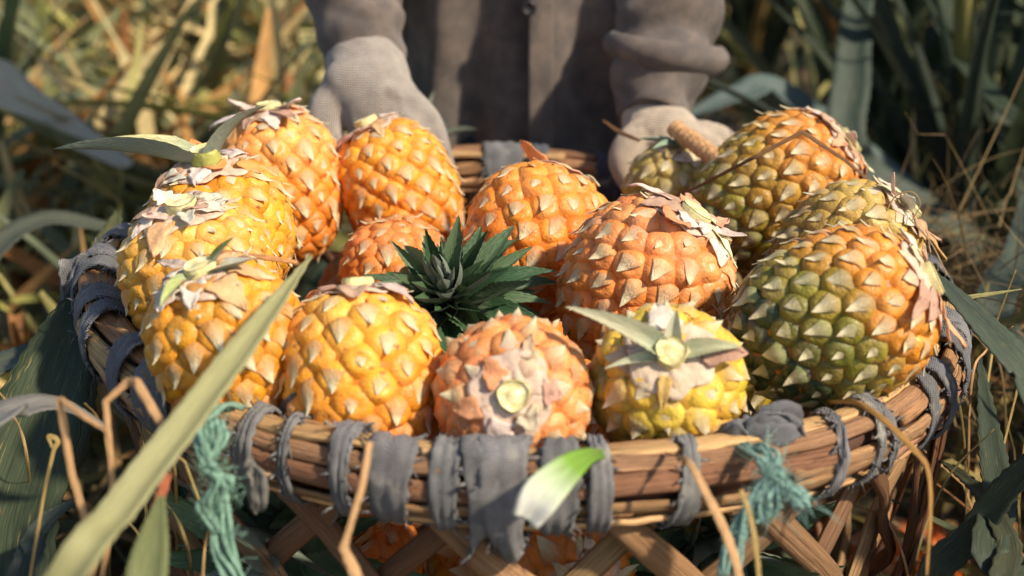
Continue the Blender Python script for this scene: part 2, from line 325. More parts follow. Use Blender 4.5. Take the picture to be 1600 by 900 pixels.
t1 = [[at_d(372, 636, .80), at_d(340, 640, .775), at_d(318, 670, .75), at_d(330, 720, .735), at_d(345, 745, .735), at_d(350, 800, .735), at_d(352, 850, .735), at_d(372, 900, .735), at_d(378, 960, .735)],
      [at_d(326, 660, .755), at_d(345, 690, .742), at_d(322, 730, .735), at_d(352, 752, .733), at_d(330, 790, .735), at_d(340, 830, .735)]]
o = twine(t1, 0.0052, s2l(134, 172, 150))
t2 = [[at_d(1150, 698, .80), at_d(1190, 702, .765), at_d(1204, 740, .745), at_d(1180, 780, .742), at_d(1160, 830, .745), at_d(1140, 900, .75)],
      [at_d(1200, 730, .745), at_d(1230, 760, .74), at_d(1258, 790, .738)], [at_d(1195, 720, .748), at_d(1215, 755, .742), at_d(1205, 790, .742), at_d(1185, 815, .742)]]
twine(t2, 0.0046, s2l(140, 176, 164))

# ================================================================== PINEAPPLES
def DOME(q): return 0.255 * (1 - min(1, q) ** 4.2) - 0.035
def make_fruitlet(v):
    n, m = 18, 8; rr = 0.60; V = [(0, 0.02, 0.175)]; F = []; rs = np.random.default_rng(v)
    hump = 0.22 + 0.03 * rs.standard_normal(); ph = rs.uniform(0, 6)
    for i in range(1, m + 1):
        r = rr * i / m
        for j in range(n):
            a = 2 * math.pi * j / n; x = r * math.cos(a); y = r * math.sin(a) * 0.94
            q = (r / rr); z = DOME(q)
            z += -0.045 * math.exp(-((x / .3) ** 2 + ((y - .02) / .16) ** 2)) + 0.03 * math.sin(3 * a + ph) * q * (1 - q) + 0.035 * math.exp(-((x / .25) ** 2 + ((y - .26) / .13) ** 2))
            V.append((x, y, z))
    for j in range(n): F.append((0, 1 + j, 1 + (j + 1) % n))
    for i in range(m - 1):
        for j in range(n): F.append((1 + i * n + j, 1 + (i + 1) * n + j, 1 + (i + 1) * n + (j + 1) % n, 1 + i * n + (j + 1) % n))
    return mesh('fruitlet', V, F)
def make_bract(v):
    rs = np.random.default_rng(100 + v); nu, nv = 15, 9; bend = rs.uniform(-.09, .09); tipz = rs.uniform(.25, .44); ln = rs.uniform(.24, .52); w0 = rs.uniform(.50, .58)
    def prof(u):
        return w0 * (1 - u) ** .92 * (1 - .20 * math.sin(u * 3.1)) + 0.03 * (1 - u) + 0.004
    def top(u, v_):
        y = -0.50 + (0.50 + ln) * u; s = (v_ * 2 - 1); x = s * prof(u) + bend * u * u
        q = math.hypot(x, y / 0.94) / .60; dome = DOME(q)
        k = max(0, (u - 0.66) / 0.34)
        z = dome * (1 - k) + tipz * k + 0.008 + 0.040 * (1 - abs(s)) ** 1.2 * (0.15 + u) * (1 - k * .5)
        return (x, y, z)
    V, F = grid(nu, nv, top); b = len(V)
    V2 = [(x, y, z - (0.016 if 0 < j % nv < nv - 1 else 0.009)) for j, (x, y, z) in enumerate(V)]
    F2 = [tuple(b + k for k in f[::-1]) for f in F]
    E = [(i * nv, (i + 1) * nv, b + (i + 1) * nv, b + i * nv) for i in range(nu - 1)] + [((i + 1) * nv + nv - 1, i * nv + nv - 1, b + i * nv + nv - 1, b + (i + 1) * nv + nv - 1) for i in range(nu - 1)]
    return mesh('bract', V + V2, [f[::-1] for f in F + F2 + E])
FRU = [make_fruitlet(i) for i in range(5)]; BRA = [make_bract(i) for i in range(7)]
for m_ in FRU: m_.materials.append(MAT['eye'])
for m_ in BRA: m_.materials.append(MAT['bract'])
def blade_mesh(name, length, width, bend, nseg=14, teeth=0.0, chan=0.25, twist=0.0, wmax=0.3, seed=0):
    """leaf in +y, face up +z, curling towards +z*bend"""
    V, F = [], []; y = z = 0.0; a = 0.0; ds = length / nseg
    for i in range(nseg + 1):
        t = i / nseg; wd = width * (min(1, 0.72 + 0.28 * t / wmax) if t < wmax else (1 - ((t - wmax) / (1 - wmax)) ** 1.6)) * .5 + 0.0003
        tw = twist * t; tt = teeth * (1 if i % 2 else 0) * (1 - t * .5)
        for s in (-1, -.5, 0, .5, 1):
            x = s * (wd + (tt if abs(s) == 1 else 0)); h = chan * wd * abs(s) ** 1.5 * 2
            xx = x * math.cos(tw) - h * math.sin(tw); hh = x * math.sin(tw) + h * math.cos(tw)
            V.append((xx, y - hh * math.sin(a), z + hh * math.cos(a)))
        a = bend * t + 0.04 * math.sin(seed + 5 * t); y += ds * math.cos(a); z += ds * math.sin(a)
    for i in range(nseg):
        for j in range(4): F.append((i * 5 + j, i * 5 + j + 1, (i + 1) * 5 + j + 1, (i + 1) * 5 + j))
    return mesh(name, V, F)
CRL = [blade_mesh('crown_leaf', 1.0, 0.36, b, 26, teeth=0.022, chan=0.42, wmax=0.18, twist=tw, seed=i) for i, (b, tw) in enumerate(((-.7, .3), (-.25, -.35), (.25, .2), (.6, -.2)))]
for m_ in CRL: m_.materials.append(MAT['crown'])
DRB = [blade_mesh('basal_bract', 1.0, wd, b, 8, teeth=0.02, chan=0.2, twist=tw, wmax=0.2, seed=i) for i, (wd, b, tw) in enumerate(((.62, -.9, .2), (.5, -1.3, -.4), (.75, -.6, .3), (.45, .5, -.5), (.6, -1.6, .5)))]
for m_ in DRB: m_.materials.append(MAT['dryleaf'])
GA = math.pi * (3 - math.sqrt(5))
def pineapple(label, c, axis, rad, half, cols, n_eye=104, stem=1, crown=0, group=None, spin=0.0, green_dir=None, green=None, gb=0.0, pale=0.5, seed=0, basal=9, stem_len=0.006, bigleaf=(), crown_len=.05, crown_lo=12, stemcol=None, dens=.74):
    """axis points from the crown end to the stem end; cols = (crown end, middle, stem end)"""
    random.seed(1000 + seed); n_eye = int(n_eye * dens * 1.22)
    c = Vector(c); axis = Vector(axis).normalized(); q = axis.to_track_quat('Z', 'Y')
    root = thing('pineapple', label, 'pineapple', c, group); root.rotation_mode = 'QUATERNION'; root.rotation_quaternion = q @ Quaternion((0, 0, 1), spin)
    pe = 2.5
    def prof(t):                       # t -1 crown .. 1 stem
        r = rad * max(0.0, 1 - abs(t) ** pe) ** (1 / 2.1); return r * (1.0 + 0.05 * t)
    ts = np.linspace(-0.995, 0.995, 400); rs = np.array([prof(t) for t in ts])
    dz = np.gradient(ts * half); dr = np.gradient(rs); da = 2 * math.pi * rs * np.hypot(dz, dr); ca = np.cumsum(da); area = ca[-1]
    pitch = math.sqrt(area / n_eye) * 1.08
    NB, SB = 26, 28; V, F = [], []
    for i in range(NB):
        t = -math.cos(math.pi * i / (NB - 1)) * 0.999
        for j in range(SB): a = 2 * math.pi * j / SB; V.append((prof(t) * math.cos(a), prof(t) * math.sin(a), t * half))
    for i in range(NB - 1):
        for j in range(SB): F.append((i * SB + j, i * SB + (j + 1) % SB, (i + 1) * SB + (j + 1) % SB, (i + 1) * SB + j))
    F.append(tuple(range(SB))[::-1]); F.append(tuple((NB - 1) * SB + j for j in range(SB)))
    gcol = mixc(mixc(cols[1], s2l(150, 60, 10), 0.45), cols[0], 0.25)
    obj('flesh', mesh('flesh', V, F), MAT['flesh'], root, gcol)
    qi = root.rotation_quaternion.inverted()
    gl = (qi @ Vector(green_dir)).normalized() if green_dir is not None else None
    for i in range(n_eye):
        f = (i + 0.5) / n_eye
        k = int(np.searchsorted(ca, f * area)); k = min(max(k, 2), 397); t = ts[k]; a = i * GA
        if stem and t > 0 and rs[k] < .36 * rad: continue
        nrm = Vector((dz[k] * math.cos(a), dz[k] * math.sin(a), -dr[k])).normalized()
        mer = Vector((dr[k] * math.cos(a), dr[k] * math.sin(a), dz[k])).normalized() * -1      # towards the crown
        x = mer.cross(nrm); mat = Matrix((x, mer, nrm)).transposed()
        p = Vector((rs[k] * math.cos(a), rs[k] * math.sin(a), t * half)) - nrm * pitch * 0.05
        tt = (t + 1) / 2; col = mixc(cols[0], cols[1], min(1, tt * 2)) if tt < .5 else mixc(cols[1], cols[2], (tt - .5) * 2)
        if gl is not None:
            g = max(0.0, min(1.0, (nrm.dot(gl) + gb) * 1.5 + random.uniform(-.12, .12))); gm = mixc(s2l(150, 138, 44), green, .15); col = mixc(col, gm, g * 2) if g < .5 else mixc(gm, green, g * 2 - 1)
        sz = pitch * random.uniform(0.95, 1.05) * (0.86 if t > 0.93 else 1.0)
        e = obj('fruitlet', FRU[i % 5], None, root, jit(col, 0.13, 0.07)); e.rotation_mode = 'QUATERNION'
        e.location = p; e.rotation_quaternion = (mat @ Matrix.Rotation(random.uniform(-.1, .1), 3, 'Z')).to_quaternion(); e.scale = (sz * random.uniform(.96, 1.06), sz, sz * random.uniform(.85, 1.2))
        pc = mixc(mixc(s2l(226, 176, 138), s2l(222, 200, 140), random.random() * 0.8), col, 1 - pale * .5)
        if t > 0.80 and stem: pc = mixc(pc, s2l(214, 186, 172), 0.65)
        if gl is not None: pc = mixc(pc, s2l(138, 150, 92), g * 0.7)
        b = obj('bract', BRA[random.randrange(7)], None, e, jit(pc, 0.16, 0.05)); s = random.uniform(0.82, 1.08); b.scale = (s, random.choice((1, 1, 1, 1, .85)) * random.uniform(.9, 1.1), random.uniform(.75, 1.2)); b.rotation_euler = (random.uniform(-.08, .08), 0, random.uniform(-.12, .12))
    if stem:
        sr = rad * 0.215; ztop = half * 0.985; n = 20; V, F = [], []
        rings = [(1.25, -.012), (1.08, 0.0), (1.0, stem_len * .6), (1.0, stem_len), (.93, stem_len + .0012)]
        for (s, z) in rings:
            for j in range(n): a = 2 * math.pi * j / n; k = 1 + 0.05 * math.sin(3 * a + seed) + .03 * math.sin(7 * a); V.append((sr * s * k * math.cos(a), sr * s * k * math.sin(a), ztop + z))
        for i in range(len(rings) - 1):
            for j in range(n): F.append((i * n + j, i * n + (j + 1) % n, (i + 1) * n + (j + 1) % n, (i + 1) * n + j))
        st = obj('stem_stub', mesh('stem_stub', V, F), MAT['stem'], root, stemcol or s2l(206, 196, 140))
        V = [(0, 0, ztop + stem_len + .0006)]; F = []
        for r_, dzz in ((.35, .0), (.42, -.0006), (.88, -.0002), (.94, .0010)):
            for j in range(n): a = 2 * math.pi * j / n; k = 1 + 0.05 * math.sin(3 * a + seed) + .03 * math.sin(7 * a); V.append((sr * r_ * k * math.cos(a), sr * r_ * k * math.sin(a), ztop + stem_len + .0008 + dzz))
        for j in range(n): F.append((0, 1 + j, 1 + (j + 1) % n))
        for i in range(3):
            for j in range(n): F.append((1 + i * n + j, 1 + (i + 1) * n + j, 1 + (i + 1) * n + (j + 1) % n, 1 + i * n + (j + 1) % n))
        obj('cut_face', mesh('cut_face', V, F), MAT['stemcut'], st)
        def shoulder(aa, dist, up_):
            j_ = min(int(np.searchsorted(-rs[200:], -min(dist, rad * .97))) + 200, 399); rad_ = min(dist, rad * .97)
            nn = Vector((dz[j_] * math.cos(aa), dz[j_] * math.sin(aa), -dr[j_])).normalized()
            return (rad_ * math.cos(aa) + nn.x * up_, rad_ * math.sin(aa) + nn.y * up_, ts[j_] * half + nn.z * up_)
        scarcol = mixc(s2l(230, 210, 190), cols[2], .12)
        V, F = grid(9, 49, lambda u, v: shoulder(v * 2 * math.pi, sr * .9 + (.34 + .16 * noise.noise(Vector((math.cos(v * 6.2832) * 1.6, math.sin(v * 6.2832) * 1.6, seed)))) * rad * u, pitch * (.10 + .10 * u * u) + .0022 * noise.noise(Vector((math.cos(v * 6.2832) * 2.5 * (1 + u), math.sin(v * 6.2832) * 2.5 * (1 + u), seed + 3)))))
        solid(obj('stem_scar', mesh('stem_scar', V, F), MAT['dryleaf'], root, scarcol), .0008)
        for k in range(basal):
            a = 2 * math.pi * k / basal + random.uniform(-.35, .35); hw_ = random.uniform(.10, .27); ln_ = random.uniform(.16, .46) * rad; st_ = random.uniform(1.0, 2.2) * sr; lift = random.uniform(.0, .0015); cu = random.uniform(-.5, .5); sd_ = seed * 31 + k
            lift2 = random.uniform(.003, .016) if random.random() < .25 else 0.0; rag_ = random.uniform(.1, .4)
            def fn(u, v):
                dist = st_ + ln_ * u * (1 - .4 * rag_ * abs(math.sin(v * 9 + sd_))); s_ = (v - .5) * 2
                w_ = hw_ * rad * (1 - u) ** .6 * (1 + rag_ * .6 * math.sin(u * 14 + sd_)) * (.6 + .4 * math.sin(min(1, u * 3) * 1.57)); aa = a + (s_ * w_) / max(dist, sr) + cu * u * .4
                return shoulder(aa, dist, pitch * (.20 + .06 * min(1, u * 2)) + lift * abs(s_) + .0022 * nz((math.cos(aa) * dist, math.sin(aa) * dist, 0), 140, sd_) + lift2 * u * u)
            V, F = grid(11, 9, fn)
            d = obj('basal_bract', mesh('basal_bract', V, F), MAT['dryleaf'], root, jit(random.choice((s2l(240, 228, 214), s2l(232, 212, 196), s2l(236, 226, 190), s2l(206, 168, 142), mixc(cols[2], s2l(236, 214, 190), .45), mixc(cols[2], s2l(226, 196, 160), .3))), .12)); solid(d, .0005)
        for kq, (wd_, L_, wr_, cc) in enumerate(bigleaf):
            yv = (qi @ Vector(wd_)).normalized(); zv = Vector((0, 0, 1)); zv = (zv - yv * zv.dot(yv)); zv = zv.normalized() if zv.length > .05 else Vector((1, 0, 0)); xv = yv.cross(zv)
            d = obj('basal_leaf', CRL[(1, 0, 2)[kq % 3]], None, root, cc); d.rotation_mode = 'QUATERNION'; d.rotation_quaternion = Matrix((xv, yv, zv)).transposed().to_quaternion()
            d.location = Vector((yv.x, yv.y, 0)) * sr * .85 + Vector((0, 0, ztop + .001)); d.scale = (L_ * wr_ * 2.5, L_, L_)
    if crown:
        for k in range(crown):
            a = k * GA; f = k / crown; el = crown_lo + (86 - crown_lo) * f ** 1.15; L_ = crown_len * (1.15 - 0.55 * f) * random.uniform(.7, 1.25)
            d = obj('crown_leaf', CRL[random.choice((0, 1) if f < .4 else (1, 2) if f < .75 else (2, 3))], None, root, jit(mixc(s2l(58, 86, 56), s2l(98, 122, 86), random.random() * .9), .2))
            d.rotation_mode = 'QUATERNION'
            d.location = (0.010 * math.cos(a) * (1 - f), 0.010 * math.sin(a) * (1 - f), -half * 0.97 - crown_len * 0.62 * f)
            # crown grows towards local -z
            flip = Quaternion((1, 0, 0), math.pi)
            d.rotation_quaternion = flip @ Quaternion((0, 0, 1), -a - math.pi / 2) @ Quaternion((1, 0, 0), R(el + random.uniform(-6, 6)))
            d.scale = (L_ * random.uniform(.6, .9), L_, L_)
    return root
Y1, Y2, Y3 = s2l(214, 144, 34), s2l(230, 156, 40), s2l(234, 174, 78)
O1, O2, O3 = s2l(212, 120, 36), s2l(228, 134, 42), s2l(238, 158, 80)
RD1, RD2, RD3 = s2l(226, 122, 40), s2l(232, 118, 50), s2l(230, 138, 88)
GN = s2l(58, 82, 34); GY = s2l(150, 138, 34)
LG = 'pineapples heaped in the basket'
P = {}
P['A'] = pineapple('tall orange pineapple standing upright between the gloved grip and the leafy-stemmed fruit', at_z(440, 293, .445), (-.12, .1, 1), .0465, .062, (O1, s2l(238, 142, 44), s2l(242, 170, 90)), 112, seed=1, basal=14, dens=.86, pale=.85)
P['B'] = pineapple('yellow pineapple with two green leaves spreading from its pale stem stub', at_z(350, 362, .452), (-.12, -.12, 1), .0475, .052, (Y1, Y2, Y2), 108, seed=2, basal=8, stem_len=.012, pale=.35, stemcol=s2l(168, 170, 90),
     bigleaf=(((-1, -.1, .28), .098, .22, s2l(206, 202, 150)), ((.45, -.15, 1), .062, .30, s2l(84, 112, 44))))
P['C'] = pineapple('bright yellow pineapple leaning over the left rim behind the leaf-crossed fruit', at_z(312, 436, .452), (-.12, -.12, 1), .047, .050, (Y1, Y2, Y3), 110, seed=3, basal=13, pale=.4)
P['D'] = pineapple('yellow pineapple behind the long pale leaf blade, against the cloth-bound rim', at_z(360, 546, .440), (-.24, -.10, 1), .0445, .052, (O1, Y1, Y2), 100, seed=4, basal=12, pale=.5, bigleaf=(((.5, 0, .9), .026, .35, s2l(112, 130, 66)), ((-.5, -.8, .1), .03, .4, s2l(180, 190, 120)), ((.9, -.3, .3), .03, .5, s2l(226, 222, 196))))
P['E'] = pineapple('yellow-orange pineapple with green-tipped bracts sitting on the front rim', at_z(566, 592, .428), (-.06, .42, .92), .045, .053, (O1, s2l(240, 160, 42), s2l(244, 170, 62)), 112, seed=5, basal=7, dens=.68, pale=.6)
P['F'] = pineapple('reddish-orange pineapple showing a round cut stem face over the front rim', at_z(802, 618, .425), (.0, -.88, .42), .0425, .046, (s2l(222, 128, 46), s2l(232, 134, 56), s2l(232, 152, 92)), 96, seed=6, basal=6, dens=.72, pale=.8, stem_len=.005)
P['G'] = pineapple('yellow-green pineapple with pale leaves splayed round its cut stem', at_z(1042, 604, .425), (-.05, -.66, .70), .0425, .048, (s2l(140, 122, 34), s2l(208, 170, 44), s2l(222, 184, 70)), 100, seed=7, basal=3, dens=.68, pale=.7, green_dir=(-.5, .1, -.8), green=s2l(120, 116, 36), gb=-.1,
     bigleaf=(((-.8, -.1, .5), .060, .26, s2l(178, 176, 146)), ((.9, -.25, .35), .034, .36, s2l(178, 178, 140)), ((.1, .1, 1), .022, .5, s2l(206, 206, 176)), ((-1, -.35, .0), .032, .24, s2l(186, 188, 158))))
P['H'] = pineapple('large pineapple shading from dark green to amber, lying on the right rim', at_z(1300, 500, .448), (.86, -.12, .46), .051, .061, (s2l(44, 66, 32), s2l(204, 134, 36), s2l(226, 142, 46)), 124, seed=8, basal=12, dens=.98, pale=.8, green_dir=(-.9, -.1, -.55), green=s2l(34, 54, 26), gb=.17, crown=14, crown_len=.045)
P['I'] = pineapple('broad pink-orange pineapple with torn white bracts at its stem end', at_z(1006, 448, .437), (.50, -.02, .80), .053, .058, (s2l(220, 124, 44), s2l(232, 136, 54), s2l(230, 152, 90)), 118, seed=9, basal=17, dens=.82, pale=.95)
P['J'] = pineapple('clean orange pineapple with star-shaped pale bracts beside the green crown', at_z(838, 380, .432), (.30, .60, .72), .0515, .056, (O1, s2l(238, 140, 44), s2l(238, 150, 62)), 112, seed=10, basal=3, dens=.76, pale=.7, spin=1.0)
P['K'] = pineapple('olive and orange pineapple tilted beside the right glove with a dry stalk across it', at_z(1206, 302, .442), (.80, -.05, .60), .053, .070, (s2l(110, 104, 34), s2l(176, 132, 42), s2l(226, 140, 52)), 122, seed=11, basal=15, dens=.98, pale=.55, green_dir=(-.8, 0, -.55), green=s2l(72, 74, 30), gb=.0)
P['L'] = pineapple('half-hidden olive pineapple with a papery white stem end wedged on the right rim', at_z(1322, 396, .434), (.72, -.1, .66), .045, .052, (s2l(96, 100, 42), s2l(168, 140, 56), s2l(206, 170, 88)), 104, seed=12, basal=18, pale=.7)
P['M'] = pineapple('orange pineapple gripped at the top by the grey glove', at_z(626, 302, .436), (-.42, .15, .88), .0445, .060, (O1, s2l(240, 150, 40), s2l(240, 160, 50)), 112, seed=13, basal=6, dens=.86, pale=.7)
P['N'] = pineapple('small orange pineapple tucked behind the spiky green crown', at_z(622, 440, .40), (-.1, .1, 1), .040, .046, (O1, s2l(228, 132, 46), s2l(226, 138, 70)), 100, seed=14, basal=4, stem=0, pale=.6)
AX = Vector((.14, .58, -.78)).normalized()
P['O'] = pineapple('upright pineapple showing only its dark green spiky crown among the fruit', at_z(712, 500, .414) + AX * .055, AX, .045, .055, (O1, O2, O2), 90, seed=15, stem=0, crown=110, crown_len=.060, crown_lo=-12)
P['P'] = pineapple('small green-topped pineapple under the cream glove at the back rim', at_z(1050, 318, .415), (.15, -.1, 1), .040, .050, (GY, s2l(176, 150, 56), s2l(190, 170, 96)), 90, seed=16, basal=8, pale=.6, stem_len=.01, bigleaf=(((-1, -.2, .4), .035, .3, s2l(150, 170, 150)), ((-.7, -.6, .5), .03, .3, s2l(140, 165, 140))))
P['R'] = pineapple('upright pineapple behind the small orange one, its pointed crown leaves showing', at_z(655, 330, .36) + Vector((0, .03, -.02)), (.1, -.1, -1), .042, .05, (O1, O2, O2), 80, seed=17, stem=0, crown=26, crown_len=.075)
# lower layer seen between the wall splints
P['Q1'] = pineapple('shaded orange pineapple seen through the front weave of the basket', (0.015, -.195, .305), (.3, -.75, -.1), .047, .055, (GY, O1, O2), 90, seed=18, basal=8)
P['Q2'] = pineapple('pineapple lying low with a grey-green crown pressed against the front weave', (-.13, -.12, .31), (.35, .9, .1), .045, .055, (O1, O2, O2), 80, seed=19, stem=0, crown=40, crown_len=.085)
P['Q3'] = pineapple('bright orange pineapple lying on the ground outside the basket beside its dark uprights', at_z(1420, 893, .05), (.5, -.5, .2), .046, .055, (O1, s2l(236, 112, 34), s2l(236, 112, 34)), 90, seed=20, basal=0, stem=0)
P['Q4'] = pineapple('pineapple lying low with green leaves poking at the right front weave', (.09, -.10, .30), (-.3, .9, .1), .045, .055, (GY, O1, O2), 80, seed=21, stem=0, crown=34, crown_len=.09)
for i, (x, y, z) in enumerate([(-.17, .0, .33), (-.12, .14, .33), (.0, .05, .32), (.0, .19, .34), (.15, .03, .33), (.12, .16, .33), (-.02, -.05, .2), (-.12, .1, .2), (.1, .1, .2), (.12, -.08, .2), (-.13, -.08, .2)]):
    pineapple('pineapple buried in the lower layer of the basket', (x, y, z), (math.cos(i * 2), math.sin(i * 2), .4), .047, .055, (GY, O1, O2), 60, seed=40 + i, stem=0, group='buried pineapples of the lower layers')
random.seed(21)
# ================================================================== PERSON
GLV = s2l(150, 142, 132)
LW = at_y(575, 100, .262); RWp = at_y(1020, 190, .278)           # wrists
LE = Vector((-.215, .42, .655)); RE = Vector((.205, .42, .665)); LS = Vector((-.165, .47, .86)); RS = Vector((.165, .47, .86))
person = thing('person', 'person kneeling behind the basket in a dark grey-brown button shirt and knitted gloves', 'person', (0, .55, 0))
def skin(name, nodes, edges, mat, parent, sub=2, col=None):
    me = bpy.data.meshes.new(name); me.from_pydata([tuple(Vector(p) - Vector((0, .55, 0))) for p, r in nodes], edges, [])
    o = obj(name, me, mat, parent, col); m = o.modifiers.new('skin', 'SKIN'); m.use_smooth_shade = True
    for v, (p, r) in zip(me.skin_vertices[0].data, nodes): v.radius = r if hasattr(r, '__len__') else (r, r)
    me.skin_vertices[0].data[0].use_root = True
    s = o.modifiers.new('smooth', 'SUBSURF'); s.levels = sub; s.render_levels = sub; return o
body_nodes = [((0, .52, .42), (.12, .085)), ((0, .51, .58), (.11, .08)), ((0, .49, .75), (.13, .085)), ((0, .475, .87), (.10, .07)), ((0, .465, .93), .047), ((0, .45, .99), (.062, .07)), ((0, .44, 1.06), (.078, .092)), ((0, .445, 1.13), (.066, .08)),
    (LS, .052), (LE, .026), (LW, .022), (RS, .052), (RE, .024), (RWp, .020), ((-.09, .52, .38), .08), ((-.13, .44, .07), .055), ((-.13, .80, .05), .042), ((-.13, .92, .03), .035),
    ((.09, .52, .38), .08), ((.13, .44, .07), .055), ((.13, .80, .05), .042), ((.13, .92, .03), .035), ((0, .352, 1.05), .012), ((-.083, .45, 1.05), .014), ((.083, .45, 1.05), .014), (at_y(1040, 60, .335), .022), (at_y(562, 30, .298), .022)]
body_edges = [(0, 1), (1, 2), (2, 3), (3, 4), (4, 5), (5, 6), (6, 7), (3, 8), (8, 9), (9, 26), (26, 10), (3, 11), (11, 12), (12, 25), (25, 13), (0, 14), (14, 15), (15, 16), (16, 17), (0, 18), (18, 19), (19, 20), (20, 21), (6, 22), (6, 23), (6, 24)]
skin('body', body_nodes, body_edges, MAT['skin'], person)
skin('hair', [((0, .47, 1.03), (.085, .075)), ((0, .462, 1.10), (.086, .092)), ((0, .455, 1.155), (.07, .085))], [(0, 1), (1, 2)], MAT['hair'], person)
skin('trousers', [((0, .52, .40), (.14, .10)), ((-.09, .52, .37), .095), ((-.13, .445, .09), .07), ((-.13, .80, .065), .055), ((.09, .52, .37), .095), ((.13, .445, .09), .07), ((.13, .80, .065), .055)], [(0, 1), (1, 2), (2, 3), (0, 4), (4, 5), (5, 6)], MAT['trouser'], person)
PO = np.array((0, .55, 0))
# shirt: one mesh for the back and sides, one for each front panel
def torso(a, z):
    """a angle from the front, + to the right"""
    k = (z - .30) / .60; hw = .158 - .014 * math.sin(k * 3) + (.03 * max(0, k - .6) / .4); hd = .118
    if k > .86: f = math.sqrt(max(0.03, 1 - ((k - .86) / .16) ** 2)); hw *= f; hd *= f
    yc = .485 - .01 * k; x = hw * math.copysign(abs(math.sin(a)) ** .85, math.sin(a)); y = yc - hd * math.copysign(abs(math.cos(a)) ** .8, math.cos(a))
    return np.array((x, y, z)), hw
def panel(a0, a1, off, folds, nu=70, nv=60, name='front_panel', z0=.315, flare=0.0):
    def fn(u, v):
        a = a0 + (a1 - a0) * v; z = z0 + (.895 - z0) * u; p, hw = torso(a, z); n = np.array((math.sin(a) * .8, -math.cos(a), 0)); lowk = max(0, min(1, (.72 - z) / .35))
        d = off + sum(A * math.sin(k1 * a + k2 * z + ph) for A, k1, k2, ph in folds) * (0.25 + lowk) + .004 * nz(p, 14, 3) + .0018 * nz(p, 40, 5)
        if flare: d += flare * lowk ** 2 * math.exp(-((a - a0) / .10) ** 2 if flare > 0 else 0)
        q = p + n * d - PO; return tuple(q)
    V, F = grid(nu, nv, fn); return V, F
sh = person
V, F = panel(-1.75, .16, -.006, ((.013, 8, -16, 1.4), (.005, 17, -6, .3), (.003, 5, 30, 0)))
sh_l = solid(obj('shirt_front', mesh('shirt_front', V, F), MAT['shirt'], person), .0022)
V, F = panel(.02, 1.75, .012, ((.009, 7, 3, .9), (.005, 15, 9, 1.0), (.003, 5, 28, 2)), flare=.006)
sh_r = solid(obj('shirt_front', mesh('shirt_front', V, F), MAT['shirt'], person), .0022)
V, F = panel(1.70, 2 * math.pi - 1.70, .003, ((.006, 7, 4, 1),), name='shirt_back')
solid(obj('shirt_back', mesh('shirt_back', V, F), MAT['shirt'], person), .0022)
V, F = panel(.02, .135, .0150, ((.009, 7, 3, .9), (.005, 15, 9, 1.0), (.003, 5, 28, 2)), nv=10, flare=.006)
solid(obj('placket', mesh('placket', V, F), MAT['shirt'], person), .0026)
for px, py in ((812, 12), (806, -120), (802, -250), (800, -370)):
    b0 = at_y(px + 14, py, .3435); 
    V, F = [], []
    for (r_, h) in ((.0, .0015), (.0035, .0018), (.0050, .0034), (.0066, .0036), (.0074, .0020), (.0074, 0)):
        for j in range(16): a = 2 * math.pi * j / 16; V.append((b0.x + r_ * math.cos(a) - 0, b0.y - h - .002 - .55, b0.z + r_ * math.sin(a)))
    for i in range(5):
        for j in range(16): F.append((i * 16 + j, i * 16 + (j + 1) % 16, (i + 1) * 16 + (j + 1) % 16, (i + 1) * 16 + j))
    obj('button', mesh('button', V, F), MAT['button'], person)
def sleeve(pts, rads, seed, lean):
    n = 90; Pp = spline(pts, n); rr = spline([(r, 0, 0) for r in rads], n)[:, 0]; T = np.gradient(Pp, axis=0); T /= np.linalg.norm(T, axis=1)[:, None]
    V, F = [], []; sg = 40
    for i in range(n):
        s = np.cross(T[i], (0, 1, 0)); s /= np.linalg.norm(s); u = np.cross(s, T[i]); t = i / (n - 1)
        for j in range(sg):
            a = 2 * math.pi * j / sg; d = s * math.cos(a) + u * math.sin(a)
            wr = .0042 * math.sin(46 * t * 1.0 + 1.6 * math.sin(a + lean) + seed) * (0.25 + .75 * max(0, math.cos(a * .5 + seed)) ** 2) * (0.3 + t) - .007 * max(0, .22 - abs(nz(Pp[i] * np.array((1, 1, 1.7)) + d * .03, 15, seed))) * 4 * .6 + .006 * nz(Pp[i] + d * .04, 16, seed + 2) + .002 * nz(Pp[i] + d * .04, 60, seed)
            V.append(Pp[i] + d * (rr[i] + wr) - PO)
    for i in range(n - 1):
        for j in range(sg): F.append((i * sg + j, i * sg + (j + 1) % sg, (i + 1) * sg + (j + 1) % sg, (i + 1) * sg + j))
    o = obj('sleeve', mesh('sleeve', V, F), MAT['shirt'], person); return solid(o, .003, -1)
sleeve([LS + Vector((.02, 0, .01)), (LS + LE) / 2 + Vector((-.01, 0, 0)), LE, at_y(548, -60, .335), at_y(562, 30, .298), at_y(574, 112, .274)], [.068, .064, .056, .047, .038, .031], 1, .6)
sleeve([RS + Vector((-.02, 0, .01)), (RS + RE) / 2 + Vector((.01, 0, 0)), RE, at_y(1052, -60, .375), at_y(1040, 60, .335), at_y(1016, 186, .28)], [.068, .064, .056, .050, .046, .034], 4, 2.4)
# loose rolled cuff folds
def cuff(c, axis, r, hgt, seed, name='sleeve_cuff'):
    c = np.array(c); ax = np.array(Vector(axis).normalized()); s = np.cross(ax, (0, 1, 0)); s /= np.linalg.norm(s); u = np.cross(s, ax)
    def fn(p, q):
        a = 2 * math.pi * q; k = r * (1 + .10 * math.sin(3.1 * p + seed)) + .007 * math.sin(p * math.pi) + .004 * math.sin(3 * a + seed); return c + ax * hgt * (p - .5 + .22 * math.sin(a + seed)) + (s * math.cos(a) + u * math.sin(a)) * k - PO
    V, F = grid(12, 41, fn); return solid(obj(name, mesh(name, V, F), MAT['shirt'], person), .003, -1)
cuff(at_y(1036, 86, .322), (-.05, -.1, -1), .0455, .026, 1.0)
